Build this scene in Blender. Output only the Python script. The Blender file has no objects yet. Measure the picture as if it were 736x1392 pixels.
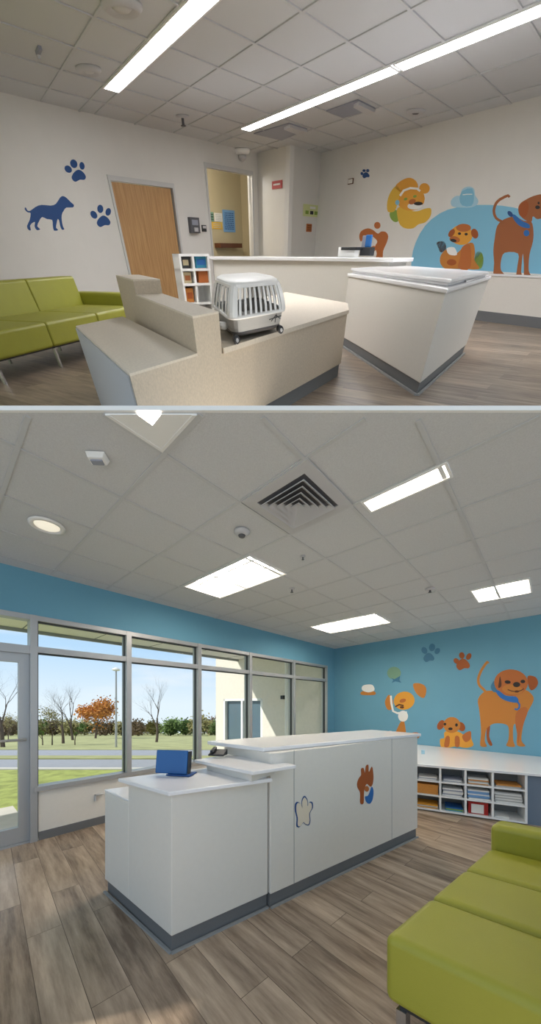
import bpy, bmesh, math, random
from mathutils import Vector, Matrix, noise
random.seed(7)
sc = bpy.context.scene
COL = sc.collection
# ------------------------------------------------------------------ camera, world, sun, exposure
F, PX, PY = 418.0, 368.0, 957.0          # focal length and principal point in pixels of the 736 x 1392 frame
EYE = 1.38
cam = bpy.data.cameras.new('camera'); camo = bpy.data.objects.new('camera', cam); COL.objects.link(camo)
camo.location = (0, 0, EYE); camo.rotation_euler = (math.pi/2, 0, 0)
cam.sensor_fit = 'VERTICAL'; cam.sensor_height = 24.0; cam.lens = 24.0*F/1392
cam.shift_y = (PY-696)/1392; cam.clip_start = .02; cam.clip_end = 500
sc.camera = camo
sc.view_settings.view_transform = 'Standard'; sc.view_settings.look = 'None'
sc.view_settings.gamma = 1; sc.view_settings.use_curve_mapping = False
sc.view_settings.exposure = 0.5
w = bpy.data.worlds.new('world'); sc.world = w; w.use_nodes = True
nt = w.node_tree; nt.nodes.clear()
tc = nt.nodes.new('ShaderNodeTexCoord'); sx = nt.nodes.new('ShaderNodeSeparateXYZ'); nt.links.new(tc.outputs['Generated'], sx.inputs[0])
rp = nt.nodes.new('ShaderNodeValToRGB'); nt.links.new(sx.outputs['Z'], rp.inputs[0])
rp.color_ramp.elements[0].position = 0.0; rp.color_ramp.elements[0].color = (.80, .90, .97, 1)
rp.color_ramp.elements[1].position = .75; rp.color_ramp.elements[1].color = (.62, .68, .76, 1)
e = rp.color_ramp.elements.new(.16); e.color = (.50, .72, .95, 1)
nz = nt.nodes.new('ShaderNodeTexNoise'); nz.inputs['Scale'].default_value = 2.2; nz.inputs['Detail'].default_value = 5
mp = nt.nodes.new('ShaderNodeMapping'); mp.inputs['Scale'].default_value = (1, 1, 5)
nt.links.new(tc.outputs['Generated'], mp.inputs[0]); nt.links.new(mp.outputs[0], nz.inputs['Vector'])
cr = nt.nodes.new('ShaderNodeValToRGB'); cr.color_ramp.elements[0].position = .5; cr.color_ramp.elements[1].position = .72
nt.links.new(nz.outputs[0], cr.inputs[0])
mx = nt.nodes.new('ShaderNodeMixRGB'); nt.links.new(cr.outputs[0], mx.inputs[0]); nt.links.new(rp.outputs[0], mx.inputs[1]); mx.inputs[2].default_value = (.86, .91, .96, 1)
bg = nt.nodes.new('ShaderNodeBackground'); bg.inputs[1].default_value = 0.76; nt.links.new(mx.outputs[0], bg.inputs[0])
wo = nt.nodes.new('ShaderNodeOutputWorld'); nt.links.new(bg.outputs[0], wo.inputs[0])
sun = bpy.data.lights.new('sun', 'SUN'); sun.energy = 3.2; sun.angle = .01; sun.color = (1, .95, .86)
suno = bpy.data.objects.new('sun', sun); COL.objects.link(suno)
SUNDIR = Vector((.93, .22, -.75)).normalized()
suno.rotation_euler = SUNDIR.to_track_quat('-Z', 'Y').to_euler()
TUBE = 19.0        # emission of the troffer lenses
STRIP = 15.0       # emission of the linear lights

# ------------------------------------------------------------------ materials
def lin(c):
    return tuple(((v/255)/12.92 if v/255 <= .04045 else ((v/255+.055)/1.055)**2.4) for v in c) + (1,)
MATS = {}
def mat(name, rgb, rough=.5, metal=0, emit=0, spec=.5, coat=0, noise_amt=0, noise_scale=30, bump=0, bump_scale=200, alpha=None, trans=0):
    if name in MATS: return MATS[name]
    m = bpy.data.materials.new(name); m.use_nodes = True; t = m.node_tree; b = t.nodes['Principled BSDF']
    b.inputs['Base Color'].default_value = lin(rgb); b.inputs['Roughness'].default_value = rough
    b.inputs['Metallic'].default_value = metal; b.inputs['Specular IOR Level'].default_value = spec
    b.inputs['Coat Weight'].default_value = coat
    if trans: b.inputs['Transmission Weight'].default_value = trans
    if emit:
        b.inputs['Emission Color'].default_value = lin(rgb); b.inputs['Emission Strength'].default_value = emit
    co = t.nodes.new('ShaderNodeTexCoord')
    if noise_amt:
        n = t.nodes.new('ShaderNodeTexNoise'); n.inputs['Scale'].default_value = noise_scale; n.inputs['Detail'].default_value = 4
        t.links.new(co.outputs['Object'], n.inputs['Vector'])
        mr = t.nodes.new('ShaderNodeMapRange'); mr.inputs['From Min'].default_value = .3; mr.inputs['From Max'].default_value = .7
        mr.inputs['To Min'].default_value = 1-noise_amt; mr.inputs['To Max'].default_value = 1+noise_amt
        t.links.new(n.outputs[0], mr.inputs['Value'])
        h = t.nodes.new('ShaderNodeVectorMath'); h.operation = 'SCALE'; h.inputs[0].default_value = lin(rgb)[:3]
        t.links.new(mr.outputs[0], h.inputs['Scale']); t.links.new(h.outputs[0], b.inputs['Base Color'])
    if bump:
        n = t.nodes.new('ShaderNodeTexNoise'); n.inputs['Scale'].default_value = bump_scale; n.inputs['Detail'].default_value = 3
        t.links.new(co.outputs['Object'], n.inputs['Vector'])
        bp = t.nodes.new('ShaderNodeBump'); bp.inputs['Strength'].default_value = bump; bp.inputs['Distance'].default_value = .01
        t.links.new(n.outputs[0], bp.inputs['Height']); t.links.new(bp.outputs[0], b.inputs['Normal'])
    MATS[name] = m; return m
def plank_mat(name, angle, c1, c2, wid, length, rough):
    m = bpy.data.materials.new(name); m.use_nodes = True; t = m.node_tree; b = t.nodes['Principled BSDF']
    co = t.nodes.new('ShaderNodeTexCoord'); mp = t.nodes.new('ShaderNodeMapping'); mp.inputs['Rotation'].default_value = (0, 0, angle)
    t.links.new(co.outputs['Object'], mp.inputs[0])
    br = t.nodes.new('ShaderNodeTexBrick'); br.inputs['Scale'].default_value = 1; br.inputs['Brick Width'].default_value = length
    br.inputs['Row Height'].default_value = wid; br.inputs['Mortar Size'].default_value = .0018; br.inputs['Mortar Smooth'].default_value = .3
    br.offset = .37; br.inputs['Color1'].default_value = (0, 0, 0, 1); br.inputs['Color2'].default_value = (1, 1, 1, 1); br.inputs['Mortar'].default_value = (.5, .5, .5, 1)
    t.links.new(mp.outputs[0], br.inputs['Vector'])
    st = t.nodes.new('ShaderNodeMapping'); st.inputs['Scale'].default_value = (1.1, 9, 1); t.links.new(mp.outputs[0], st.inputs[0])
    # each plank gets its own stretch of grain
    ad = t.nodes.new('ShaderNodeVectorMath'); ad.operation = 'ADD'; t.links.new(st.outputs[0], ad.inputs[0])
    ms = t.nodes.new('ShaderNodeVectorMath'); ms.operation = 'SCALE'; ms.inputs['Scale'].default_value = 13; t.links.new(br.outputs['Color'], ms.inputs[0]); t.links.new(ms.outputs[0], ad.inputs[1])
    n = t.nodes.new('ShaderNodeTexNoise'); n.inputs['Scale'].default_value = 1.6; n.inputs['Detail'].default_value = 8; n.inputs['Roughness'].default_value = .65
    t.links.new(ad.outputs[0], n.inputs['Vector'])
    a = t.nodes.new('ShaderNodeMath'); a.operation = 'MULTIPLY_ADD'; a.inputs[1].default_value = .22; t.links.new(br.outputs['Color'], a.inputs[0]); t.links.new(n.outputs[0], a.inputs[2])
    r = t.nodes.new('ShaderNodeValToRGB'); r.color_ramp.elements[0].position = .38; r.color_ramp.elements[0].color = lin(c1)
    r.color_ramp.elements[1].position = .82; r.color_ramp.elements[1].color = lin(c2)
    t.links.new(a.outputs[0], r.inputs[0])
    k = t.nodes.new('ShaderNodeMixRGB'); k.blend_type = 'MULTIPLY'; t.links.new(br.outputs['Fac'], k.inputs[0]); t.links.new(r.outputs[0], k.inputs[1]); k.inputs[2].default_value = (.35, .33, .32, 1)
    t.links.new(k.outputs[0], b.inputs['Base Color']); b.inputs['Roughness'].default_value = rough
    return m
def wood_mat(name, c1, c2, stretch=(14, 14, 1.0)):
    m = bpy.data.materials.new(name); m.use_nodes = True; t = m.node_tree; b = t.nodes['Principled BSDF']
    co = t.nodes.new('ShaderNodeTexCoord'); mp = t.nodes.new('ShaderNodeMapping'); mp.inputs['Scale'].default_value = stretch
    t.links.new(co.outputs['Object'], mp.inputs[0]); n = t.nodes.new('ShaderNodeTexNoise'); n.inputs['Scale'].default_value = 2; n.inputs['Detail'].default_value = 6
    t.links.new(mp.outputs[0], n.inputs['Vector']); r = t.nodes.new('ShaderNodeValToRGB')
    r.color_ramp.elements[0].position = .3; r.color_ramp.elements[0].color = lin(c1); r.color_ramp.elements[1].position = .7; r.color_ramp.elements[1].color = lin(c2)
    t.links.new(n.outputs[0], r.inputs[0]); t.links.new(r.outputs[0], b.inputs['Base Color']); b.inputs['Roughness'].default_value = .45
    return m
M_ceil = mat('ceiling_tile', (208, 210, 212), .95, noise_amt=.06, noise_scale=160, bump=.25, bump_scale=260)
M_grid = mat('ceiling_grid', (200, 202, 204), .6)
M_wallw = mat('wall_paint_white', (226, 224, 219), .75, noise_amt=.012, noise_scale=3)
M_blue = mat('wall_paint_blue', (106, 162, 186), .7, noise_amt=.02, noise_scale=3)
M_white = mat('white_laminate', (226, 222, 214), .4, noise_amt=.01)
M_top = mat('white_worktop', (238, 237, 238), .22)
M_wtrim = mat('white_trim', (240, 240, 238), .5)
M_kick = mat('grey_vinyl_base', (108, 110, 112), .5)
M_kickline = mat('light_floor_strip', (150, 152, 152), .5)
M_alu = mat('brushed_aluminium', (176, 178, 180), .38, metal=.35)
M_aludark = mat('dark_gasket', (52, 56, 60), .5)
M_green = mat('green_vinyl', (158, 158, 54), .42, noise_amt=.02, noise_scale=8, bump=.12, bump_scale=260)
M_seam = mat('dark_green_seam', (84, 92, 16), .6)
M_chrome = mat('chrome_leg', (190, 190, 192), .25, metal=.9)
M_dark = mat('dark_plastic', (40, 42, 46), .45)
M_beige = mat('beige_speckled_laminate', (202, 187, 166), .6, noise_amt=.09, noise_scale=70)
M_beigeS = mat('grey_side_panel', (176, 178, 181), .5)
M_doorw = wood_mat('oak_veneer', (176, 132, 84), (205, 164, 112))
M_frameA = mat('door_frame_grey', (205, 205, 204), .5)
M_tan = mat('tan_paint', (192, 178, 144), .8)
M_navy = mat('navy_vinyl', (18, 72, 134), .5)
M_orange = mat('orange_vinyl', (194, 124, 48), .6)
M_orangeb = mat('burnt_orange_vinyl', (184, 104, 46), .6)
M_brown = mat('brown_vinyl', (162, 82, 26), .6)
M_brownd = mat('dark_brown_vinyl', (92, 50, 24), .6)
M_choc = mat('red_brown_vinyl', (160, 94, 50), .6)
M_yellow = mat('mustard_vinyl', (224, 180, 60), .6)
M_yell2 = mat('golden_vinyl', (224, 158, 52), .6)
M_sky = mat('sky_blue_vinyl', (128, 190, 218), .6)
M_sky2 = mat('pale_blue_vinyl', (168, 208, 226), .6)
M_teal = mat('slate_blue_vinyl', (62, 120, 152), .6)
M_blueacc = mat('bright_blue_vinyl', (34, 106, 178), .5)
M_sage = mat('sage_green_vinyl', (120, 158, 132), .6)
M_lime = mat('leaf_green_vinyl', (134, 164, 66), .6)
M_wht = mat('white_vinyl', (238, 238, 234), .6)
M_blk = mat('black_vinyl', (34, 26, 24), .5)
M_paper = mat('paper_white', (232, 230, 224), .8)
M_paperb = mat('paper_blue', (120, 164, 208), .7)
M_red = mat('red_plastic', (176, 34, 28), .5)
M_wick = mat('amber_basket', (204, 138, 62), .7, noise_amt=.15, noise_scale=120)
M_bluebk = mat('blue_plastic', (38, 98, 160), .4)
M_teal2 = mat('teal_print', (50, 140, 168), .6)
M_cream = mat('cream_stucco', (228, 221, 210), .9, noise_amt=.03, noise_scale=14)
M_soffit = mat('soffit_panel', (232, 226, 220), .8)
M_conc = mat('concrete', (208, 202, 196), .85, noise_amt=.06, noise_scale=6)
M_road = mat('asphalt', (150, 154, 164), .85, noise_amt=.06, noise_scale=8)
M_curb = mat('curb', (196, 194, 190), .8)
M_lawn = mat('lawn', (152, 162, 88), .95, noise_amt=.3, noise_scale=5, bump=.6, bump_scale=30)
M_field = mat('field_grass', (158, 160, 112), .95, noise_amt=.2, noise_scale=1.2)
M_bark = mat('bark', (88, 76, 68), .9)
M_leaf = {k: mat('leaf_'+k, c, .8, noise_amt=.25, noise_scale=6) for k, c in dict(orange=(196, 128, 48), green=(92, 116, 54), olive=(140, 134, 84), brown=(128, 108, 84)).items()}
M_glassd = mat('dark_window_glass', (92, 112, 124), .08)
M_tray = mat('grey_carrier_tray', (186, 184, 180), .5)
M_trayd = mat('dark_grey_base', (86, 84, 84), .5)
M_carr = mat('white_carrier_plastic', (248, 246, 242), .35)
M_slate = mat('slate_panel', (112, 126, 142), .6)
M_vent = mat('vent_metal', (196, 196, 198), .45)
M_ventd = mat('vent_dark', (96, 96, 100), .6)
M_ventb = mat('vent_blue_grey', (150, 154, 168), .5)
M_lens = mat('lit_lens', (255, 243, 226), .5, emit=TUBE)
M_strip = mat('lit_strip', (252, 251, 252), .5, emit=STRIP)
M_bulb = mat('soft_lamp', (240, 232, 214), .5, emit=.5)
M_cav = mat('troffer_housing', (238, 238, 236), .5)
def glass_mat():
    m = bpy.data.materials.new('window_glass'); m.use_nodes = True; t = m.node_tree; t.nodes.clear()
    o = t.nodes.new('ShaderNodeOutputMaterial'); a = t.nodes.new('ShaderNodeBsdfTransparent'); g = t.nodes.new('ShaderNodeBsdfGlossy')
    a.inputs[0].default_value = (.97, .985, .99, 1); g.inputs['Roughness'].default_value = .02
    f = t.nodes.new('ShaderNodeFresnel'); f.inputs[0].default_value = 1.25; s = t.nodes.new('ShaderNodeMixShader')
    ge = t.nodes.new('ShaderNodeNewGeometry'); mu = t.nodes.new('ShaderNodeMath'); mu.operation = 'MULTIPLY_ADD'; mu.inputs[1].default_value = -1; mu.inputs[2].default_value = 1
    t.links.new(ge.outputs['Backfacing'], mu.inputs[0]); mm = t.nodes.new('ShaderNodeMath'); mm.operation = 'MULTIPLY'; t.links.new(mu.outputs[0], mm.inputs[0]); t.links.new(f.outputs[0], mm.inputs[1])
    t.links.new(mm.outputs[0], s.inputs[0]); t.links.new(a.outputs[0], s.inputs[1]); t.links.new(g.outputs[0], s.inputs[2]); t.links.new(s.outputs[0], o.inputs[0])
    return m
M_glass = glass_mat()

# ------------------------------------------------------------------ the two rooms
class Room:
    """A room with its own floor frame (z = 0 on the floor); tilt is the rigid turn of the whole room."""
    def __init__(s, tilt, eye):
        s.eye = eye; s.R = Matrix.Rotation(tilt, 4, 'X'); s.Ri = s.R.to_3x3().inverted()
        s.M = Matrix.Translation((0, 0, EYE)) @ s.R @ Matrix.Translation((0, 0, -eye))
        s.o = Vector((0, 0, eye))
    def ray(s, x, y): return s.Ri @ Vector(((x-PX)/F, 1, (PY-y)/F))
    def at(s, x, y, z=0.0):
        d = s.ray(x, y); return s.o + d*((z-s.eye)/d.z)
    def pr(s, P):
        d = s.Ri.inverted() @ (P-s.o); return PX+F*d.x/d.y, PY-F*d.z/d.y
    def zat(s, P, y):
        """height on the vertical line over P that shows at row y"""
        lo, hi = -3, 6
        for _ in range(50):
            m = (lo+hi)/2
            if s.pr(Vector((P[0], P[1], m)))[1] > y: lo = m
            else: hi = m
        return lo
class Wall:
    def __init__(s, room, p0, p1):
        s.room = room; s.p0 = Vector((p0[0], p0[1], 0)); d = Vector((p1[0]-p0[0], p1[1]-p0[1], 0)); s.L = d.length; s.u = d/s.L
        n = Vector((s.u.y, -s.u.x, 0))
        if n.dot(s.room.o-s.p0) < 0: n = -n
        s.n = n
    def hit(s, x, y):
        d = s.room.ray(x, y); k = (s.p0-s.room.o).dot(s.n)/d.dot(s.n); return s.room.o+d*k
    def sz(s, x, y):
        P = s.hit(x, y); return (P-s.p0).dot(s.u), P.z
    def pt(s, a, z, out=0.0): return s.p0+s.u*a+s.n*out+Vector((0, 0, z))
B = Room(0, EYE)
A = Room(.975, 1.05)
A_H = 2.80; B_H = 2.71

# ------------------------------------------------------------------ helpers
def finish(name, bm, m, room, parent=None, origin=None, bevel=0, smooth=False, seg=2, sub=0):
    bmesh.ops.remove_doubles(bm, verts=bm.verts, dist=1e-6)
    bmesh.ops.recalc_face_normals(bm, faces=bm.faces)
    me = bpy.data.meshes.new(name); org = parent['_org'] if parent is not None and '_org' in parent else None
    if org is None:
        if origin is None:
            xs = [v.co for v in bm.verts]
            origin = (sum(v.x for v in xs)/len(xs), sum(v.y for v in xs)/len(xs), min(v.z for v in xs))
        org = list(origin)
    bmesh.ops.translate(bm, verts=bm.verts, vec=-Vector(org)); bm.to_mesh(me); bm.free()
    o = bpy.data.objects.new(name, me); COL.objects.link(o)
    for x in (m if isinstance(m, (list, tuple)) else [m]): me.materials.append(x)
    o['_org'] = list(org)
    if parent is not None: o.parent = parent
    else: o.matrix_world = room.M @ Matrix.Translation(org)
    if smooth:
        for p in me.polygons: p.use_smooth = True
    if bevel:
        b = o.modifiers.new('bevel', 'BEVEL'); b.width = bevel; b.segments = seg; b.limit_method = 'ANGLE'; b.angle_limit = math.radians(35)
        if smooth: b.harden_normals = True
    if sub:
        s = o.modifiers.new('sub', 'SUBSURF'); s.levels = sub; s.render_levels = sub
    return o
def thing(name, room, origin, label, cat, group=None):
    o = bpy.data.objects.new(name, None); COL.objects.link(o); o.empty_display_size = .1
    o.matrix_world = room.M @ Matrix.Translation(Vector(origin)); o['_org'] = list(origin)
    o['label'] = label; o['category'] = cat
    if group: o['group'] = group
    return o
def tag(o, label, cat, group=None, kind=None):
    o['label'] = label; o['category'] = cat
    if group: o['group'] = group
    if kind: o['kind'] = kind
    return o
def struct(name, bm, m, room, **k):
    p = k.get('parent'); o = finish(name, bm, m, room, origin=None if p else (0, 0, 0), **k)
    if p is None: o['kind'] = 'structure'
    return o
def prism(bm, poly, z0, z1, mi=0):
    lo = [bm.verts.new((p[0], p[1], z0)) for p in poly]; hi = [bm.verts.new((p[0], p[1], z1)) for p in poly]
    n = len(poly); fs = [bm.faces.new(lo[::-1]), bm.faces.new(hi)]
    for i in range(n): fs.append(bm.faces.new((lo[i], lo[(i+1) % n], hi[(i+1) % n], hi[i])))
    for f in fs: f.material_index = mi
def hexa(bm, c8):
    v = [bm.verts.new(c) for c in c8]
    for q in ((0, 3, 2, 1), (4, 5, 6, 7), (0, 1, 5, 4), (1, 2, 6, 5), (2, 3, 7, 6), (3, 0, 4, 7)): bm.faces.new([v[i] for i in q])
def obox(bm, P, a, b, c):
    P, a, b, c = map(Vector, (P, a, b, c)); hexa(bm, [P, P+a, P+a+b, P+b, P+c, P+a+c, P+a+b+c, P+b+c])
def wbox(bm, W, s0, s1, z0, z1, o0, o1):
    hexa(bm, [W.pt(s0, z0, o0), W.pt(s1, z0, o0), W.pt(s1, z0, o1), W.pt(s0, z0, o1), W.pt(s0, z1, o0), W.pt(s1, z1, o0), W.pt(s1, z1, o1), W.pt(s0, z1, o1)])
def cyl(bm, p0, p1, r0, r1=None, n=16):
    p0, p1 = Vector(p0), Vector(p1); r1 = r0 if r1 is None else r1; d = (p1-p0).normalized()
    a = d.orthogonal().normalized(); b = d.cross(a); A_, B_ = [], []
    for i in range(n):
        t = 2*math.pi*i/n; q = a*math.cos(t)+b*math.sin(t); A_.append(bm.verts.new(p0+q*r0)); B_.append(bm.verts.new(p1+q*r1))
    for i in range(n): bm.faces.new((A_[i], A_[(i+1) % n], B_[(i+1) % n], B_[i]))
    bm.faces.new(A_[::-1]); bm.faces.new(B_)
def lathe(bm, c, axis, prof, n=24):
    """rings (distance along axis, radius) about c"""
    c = Vector(c); d = Vector(axis).normalized(); a = d.orthogonal().normalized(); b = d.cross(a); rings = []
    for h, r in prof:
        rings.append([bm.verts.new(c+d*h+(a*math.cos(2*math.pi*i/n)+b*math.sin(2*math.pi*i/n))*max(r, 1e-4)) for i in range(n)])
    for k in range(len(rings)-1):
        for i in range(n): bm.faces.new((rings[k][i], rings[k][(i+1) % n], rings[k+1][(i+1) % n], rings[k+1][i]))
    bm.faces.new(rings[0][::-1]); bm.faces.new(rings[-1])
def spline(pts, k=4):
    out = []; n = len(pts)
    for i in range(n):
        p0, p1, p2, p3 = pts[i-1], pts[i], pts[(i+1) % n], pts[(i+2) % n]
        for j in range(k):
            t = j/k
            out.append(tuple(.5*((2*p1[c])+(-p0[c]+p2[c])*t+(2*p0[c]-5*p1[c]+4*p2[c]-p3[c])*t*t+(-p0[c]+3*p1[c]-3*p2[c]+p3[c])*t**3) for c in (0, 1)))
    return out
def ell(cx, cy, rx, ry, rot=0, n=18):
    c, s = math.cos(rot), math.sin(rot)
    return [(cx+rx*math.cos(t)*c-ry*math.sin(t)*s, cy+rx*math.cos(t)*s+ry*math.sin(t)*c) for t in (2*math.pi*i/n for i in range(n))]
def stroke(pts, wd):
    L, R_ = [], []
    for i, p in enumerate(pts):
        q0 = pts[max(i-1, 0)]; q1 = pts[min(i+1, len(pts)-1)]; dx, dy = q1[0]-q0[0], q1[1]-q0[1]; l = math.hypot(dx, dy) or 1
        L.append((p[0]-dy/l*wd/2, p[1]+dx/l*wd/2)); R_.append((p[0]+dy/l*wd/2, p[1]-dx/l*wd/2))
    return L+R_[::-1]
def decal_bm(W, polys, layer):
    bm = bmesh.new()
    for poly in polys:
        sz = [W.sz(*p) for p in poly]; z0, z1 = .0005+layer*.0012, .0035+layer*.0012
        lo = [bm.verts.new(W.pt(a, z, z0)) for a, z in sz]; hi = [bm.verts.new(W.pt(a, z, z1)) for a, z in sz]; n = len(sz)
        bm.faces.new(lo[::-1]); bm.faces.new(hi)
        for i in range(n): bm.faces.new((lo[i], lo[(i+1) % n], hi[(i+1) % n], hi[i]))
    bm.normal_update(); bmesh.ops.triangulate(bm, faces=[f for f in bm.faces if len(f.verts) > 4])
    return bm
def decal(W, name, label, cat, parts, tf, group=None):
    """parts: (part name, material, [outlines], layer); tf maps sheet coordinates to frame pixels"""
    P0 = [tf(p) for p in parts[0][2][0]]; cx = sum(p[0] for p in P0)/len(P0); cy = sum(p[1] for p in P0)/len(P0); c = W.hit(cx, cy)
    t = thing(name, W.room, c, label, cat, group)
    for nm, m, polys, layer in parts:
        finish(nm, decal_bm(W, [[tf(p) for p in poly] for poly in polys], layer), m, W.room, parent=t)
    return t
def crop(ox, oy, s): return lambda p: (ox+p[0]/s, oy+p[1]/s)
def text_bars(bm, W, s0, s1, z0, z1, rows, off, t=.002):
    """rows of tiny unreadable print"""
    h = (z1-z0)/rows
    for r in range(rows):
        s = s0
        while s < s1:
            l = random.uniform(.12, .3)*(s1-s0); e_ = min(s+l, s1)
            wbox(bm, W, s, e_, z0+h*(r+.3), z0+h*(r+.7), off, off+t); s = e_+.05*(s1-s0)

# ================================================================== LOWER ROOM (B): shell
a = B.at(0, 765, B_H); b = B.at(455, 882, B_H); c = B.at(736, 835, B_H)
WL = Wall(B, b, a)            # window wall, s from the far corner towards the door
WR = Wall(B, b, c)            # mural wall
fl = bmesh.new()
uL = WL.u; uR = WR.u
pl_far = b; near_l = WL.pt(9.5, 0); near_r = WR.pt(8.5, 0)
planks = plank_mat('vinyl_planks', math.radians(42.2+5), (114, 96, 80), (202, 180, 156), .175, 1.15, .27)
prism(fl, [pl_far, near_l, near_l+Vector((2.2, -2.4, 0)), near_r+Vector((-2.2, -2.2, 0)), near_r], -.06, 0)
struct('floor', fl, planks, B)
# ceiling: tiles above, a T-bar grid as its part; the near edge is cut square where the room is open
gu = uL; gv = Vector((-gu.y, gu.x, 0))
if gv.x < 0: gv = -gv
Y0 = (B_H-EYE)*F/(PY-561.0)
def clip_half(P, f):
    out = []
    for i_ in range(len(P)):
        p, q = P[i_], P[(i_+1) % len(P)]; a_, b_ = f(p), f(q)
        if a_ >= 0: out.append(p)
        if a_*b_ < 0: out.append(p+(q-p)*(a_/(a_-b_)))
    return out
TROFFERS = [(5.715, 6.6, 2.33, 3.39), (4.49, 4.64, 2.92, 3.42), (4.10, 4.63, .79, 1.86), (1.53, 2.18, .80, 1.95), (1.75, 2.30, 3.15, 3.69)]
cutL = WL.pt((WL.p0.y-Y0)/-uL.y, 0); cutR = WR.pt((WR.p0.y-Y0)/-uR.y, 0)   # where the walls meet the open near edge
bm = bmesh.new(); holes = TROFFERS[1:]
ss = sorted({-1.0, 10.0} | {q for h in holes for q in h[:2]}); ts = sorted({-1.0, 9.0} | {q for h in holes for q in h[2:]})
for i_ in range(len(ss)-1):
    for j_ in range(len(ts)-1):
        ms, mt = (ss[i_]+ss[i_+1])/2, (ts[j_]+ts[j_+1])/2
        if any(h[0] < ms < h[1] and h[2] < mt < h[3] for h in holes): continue
        P = [WL.p0+gu*s_+gv*t_ for s_, t_ in ((ss[i_], ts[j_]), (ss[i_+1], ts[j_]), (ss[i_+1], ts[j_+1]), (ss[i_], ts[j_+1]))]
        for f_ in (lambda q: q.y-Y0, lambda q: (q-WL.p0).dot(WL.n), lambda q: (q-WR.p0).dot(WR.n)):
            if len(P) > 2: P = clip_half(P, f_)
        if len(P) > 2: prism(bm, P, B_H, B_H+.02)
cl = struct('ceiling', bm, M_ceil, B); cl['_org'] = [0, 0, 0]
def clip_line(P, d, inside, L=16, step=.05):
    """longest run of the line P + t d lying inside"""
    run, best, t = None, None, -L
    while t < L:
        q = P+d*t
        if inside(q):
            run = (run[0] if run else t, t)
            if best is None or run[1]-run[0] > best[1]-best[0]: best = run
        else: run = None
        t += step
    return best
insB = lambda q: q.y > Y0 and (q-WL.p0).dot(WL.n) > 0.0 and (q-WR.p0).dot(WR.n) > 0.0 and abs(q.x) < 7
bm = bmesh.new()
SL = [5.70-.53*k for k in range(-8, 11)]; TL_ = [.20+.53*k for k in range(0, 16)]
for s in SL:
    P = WL.p0+gu*s; r = clip_line(P, gv, insB)
    if r: obox(bm, P+gv*r[0]-gu*.011+Vector((0, 0, B_H-.006)), gv*(r[1]-r[0]), gu*.022, (0, 0, .005))
for t_ in TL_:
    P = WL.p0+gv*t_; r = clip_line(P, gu, insB)
    if r: obox(bm, P+gu*r[0]-gv*.011+Vector((0, 0, B_H-.0065)), gu*(r[1]-r[0]), gv*.022, (0, 0, .005))
finish('ceiling_grid', bm, M_grid, B, parent=cl)
bm = bmesh.new(); obox(bm, (cutL.x-.2, Y0-.012, B_H), (cutR.x-cutL.x+.4, 0, 0), (0, .012, 0), (0, 0, .0205)); struct('trim_1', bm, M_wtrim, B)
# window wall
HEAD, TRA, SILL = 2.27, 1.93, .50
bm = bmesh.new()
wbox(bm, WL, -.0, 9.5, HEAD, B_H+.0, -.14, 0)           # blue band over the windows
wbox(bm, WL, 0, .33, 0, HEAD, -.14, 0)                  # the blue pier by the corner
struct('wall_left', bm, M_blue, B)
bm = bmesh.new(); wbox(bm, WL, .33, 5.80, .0, SILL, -.14, 0); struct('wall_left_low', bm, M_white, B).name = 'wall_leftlow'
bm = bmesh.new(); wbox(bm, WL, .2, 5.80, 0, .085, 0, .012); struct('baseboard_left', bm, M_kick, B)
bm = bmesh.new(); wbox(bm, WR, 0, 8.5, 0, B_H, -.12, 0); struct('wall_back', bm, M_blue, B)
mull = [.36, 1.59, 2.82, 3.87, 4.9, 5.84]
for i in range(5):
    s0, s1 = mull[i], mull[i+1]
    bm = bmesh.new()
    wbox(bm, WL, s0-.0, s1-.0, HEAD-.05, HEAD, -.11, .012)
    wbox(bm, WL, s0, s1, TRA-.03, TRA+.03, -.11, .012)
    wbox(bm, WL, s0, s1, SILL, SILL+.045, -.11, .03)
    wbox(bm, WL, s1-.03, s1+.03, SILL if i < 4 else 0, HEAD, -.12, .02)
    if i == 0: wbox(bm, WL, s0-.03, s0+.02, SILL, HEAD, -.12, .02)
    o = struct('window_%d' % (i+1), bm, M_alu, B); o['_org'] = [0, 0, 0]
    bm = bmesh.new()
    for z0, z1 in ((SILL+.045, TRA-.03), (TRA+.03, HEAD-.05)):
        wbox(bm, WL, s0+.02, s0+.036, z0, z1, -.075, -.03); wbox(bm, WL, s1-.045, s1-.03, z0, z1, -.075, -.03)
        wbox(bm, WL, s0+.03, s1-.03, z1-.012, z1, -.075, -.03)
    finish('gasket', bm, M_aludark, B, parent=o)
    bm = bmesh.new()
    wbox(bm, WL, s0+.02, s1-.03, SILL+.045, TRA-.03, -.058, -.052); wbox(bm, WL, s0+.02, s1-.03, TRA+.03, HEAD-.05, -.058, -.052)
    finish('window_pane', bm, M_glass, B, parent=o)
# entrance door
bm = bmesh.new()
d0, d1 = 5.87, 6.85
wbox(bm, WL, d0, d0+.085, .02, TRA-.05, -.075, -.02); wbox(bm, WL, d1-.085, d1, .02, TRA-.05, -.075, -.02)
wbox(bm, WL, d0+.085, d1-.085, .02, .17, -.075, -.02); wbox(bm, WL, d0+.085, d1-.085, TRA-.14, TRA-.05, -.075, -.02)
o = struct('door_1', bm, M_alu, B); o['_org'] = [0, 0, 0]
bm = bmesh.new(); wbox(bm, WL, d0+.085, d1-.085, .17, TRA-.14, -.052, -.046); finish('door_pane', bm, M_glass, B, parent=o)
bm = bmesh.new(); cyl(bm, WL.pt(d0+.03, 1.03, .02), WL.pt(d1-.03, 1.03, .02), .013); cyl(bm, WL.pt(d0+.04, 1.03, -.03), WL.pt(d0+.04, 1.03, .02), .012); cyl(bm, WL.pt(d1-.04, 1.03, -.03), WL.pt(d1-.04, 1.03, .02), .012)
finish('push_bar', bm, M_alu, B, parent=o, smooth=True)
bm = bmesh.new()
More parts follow.
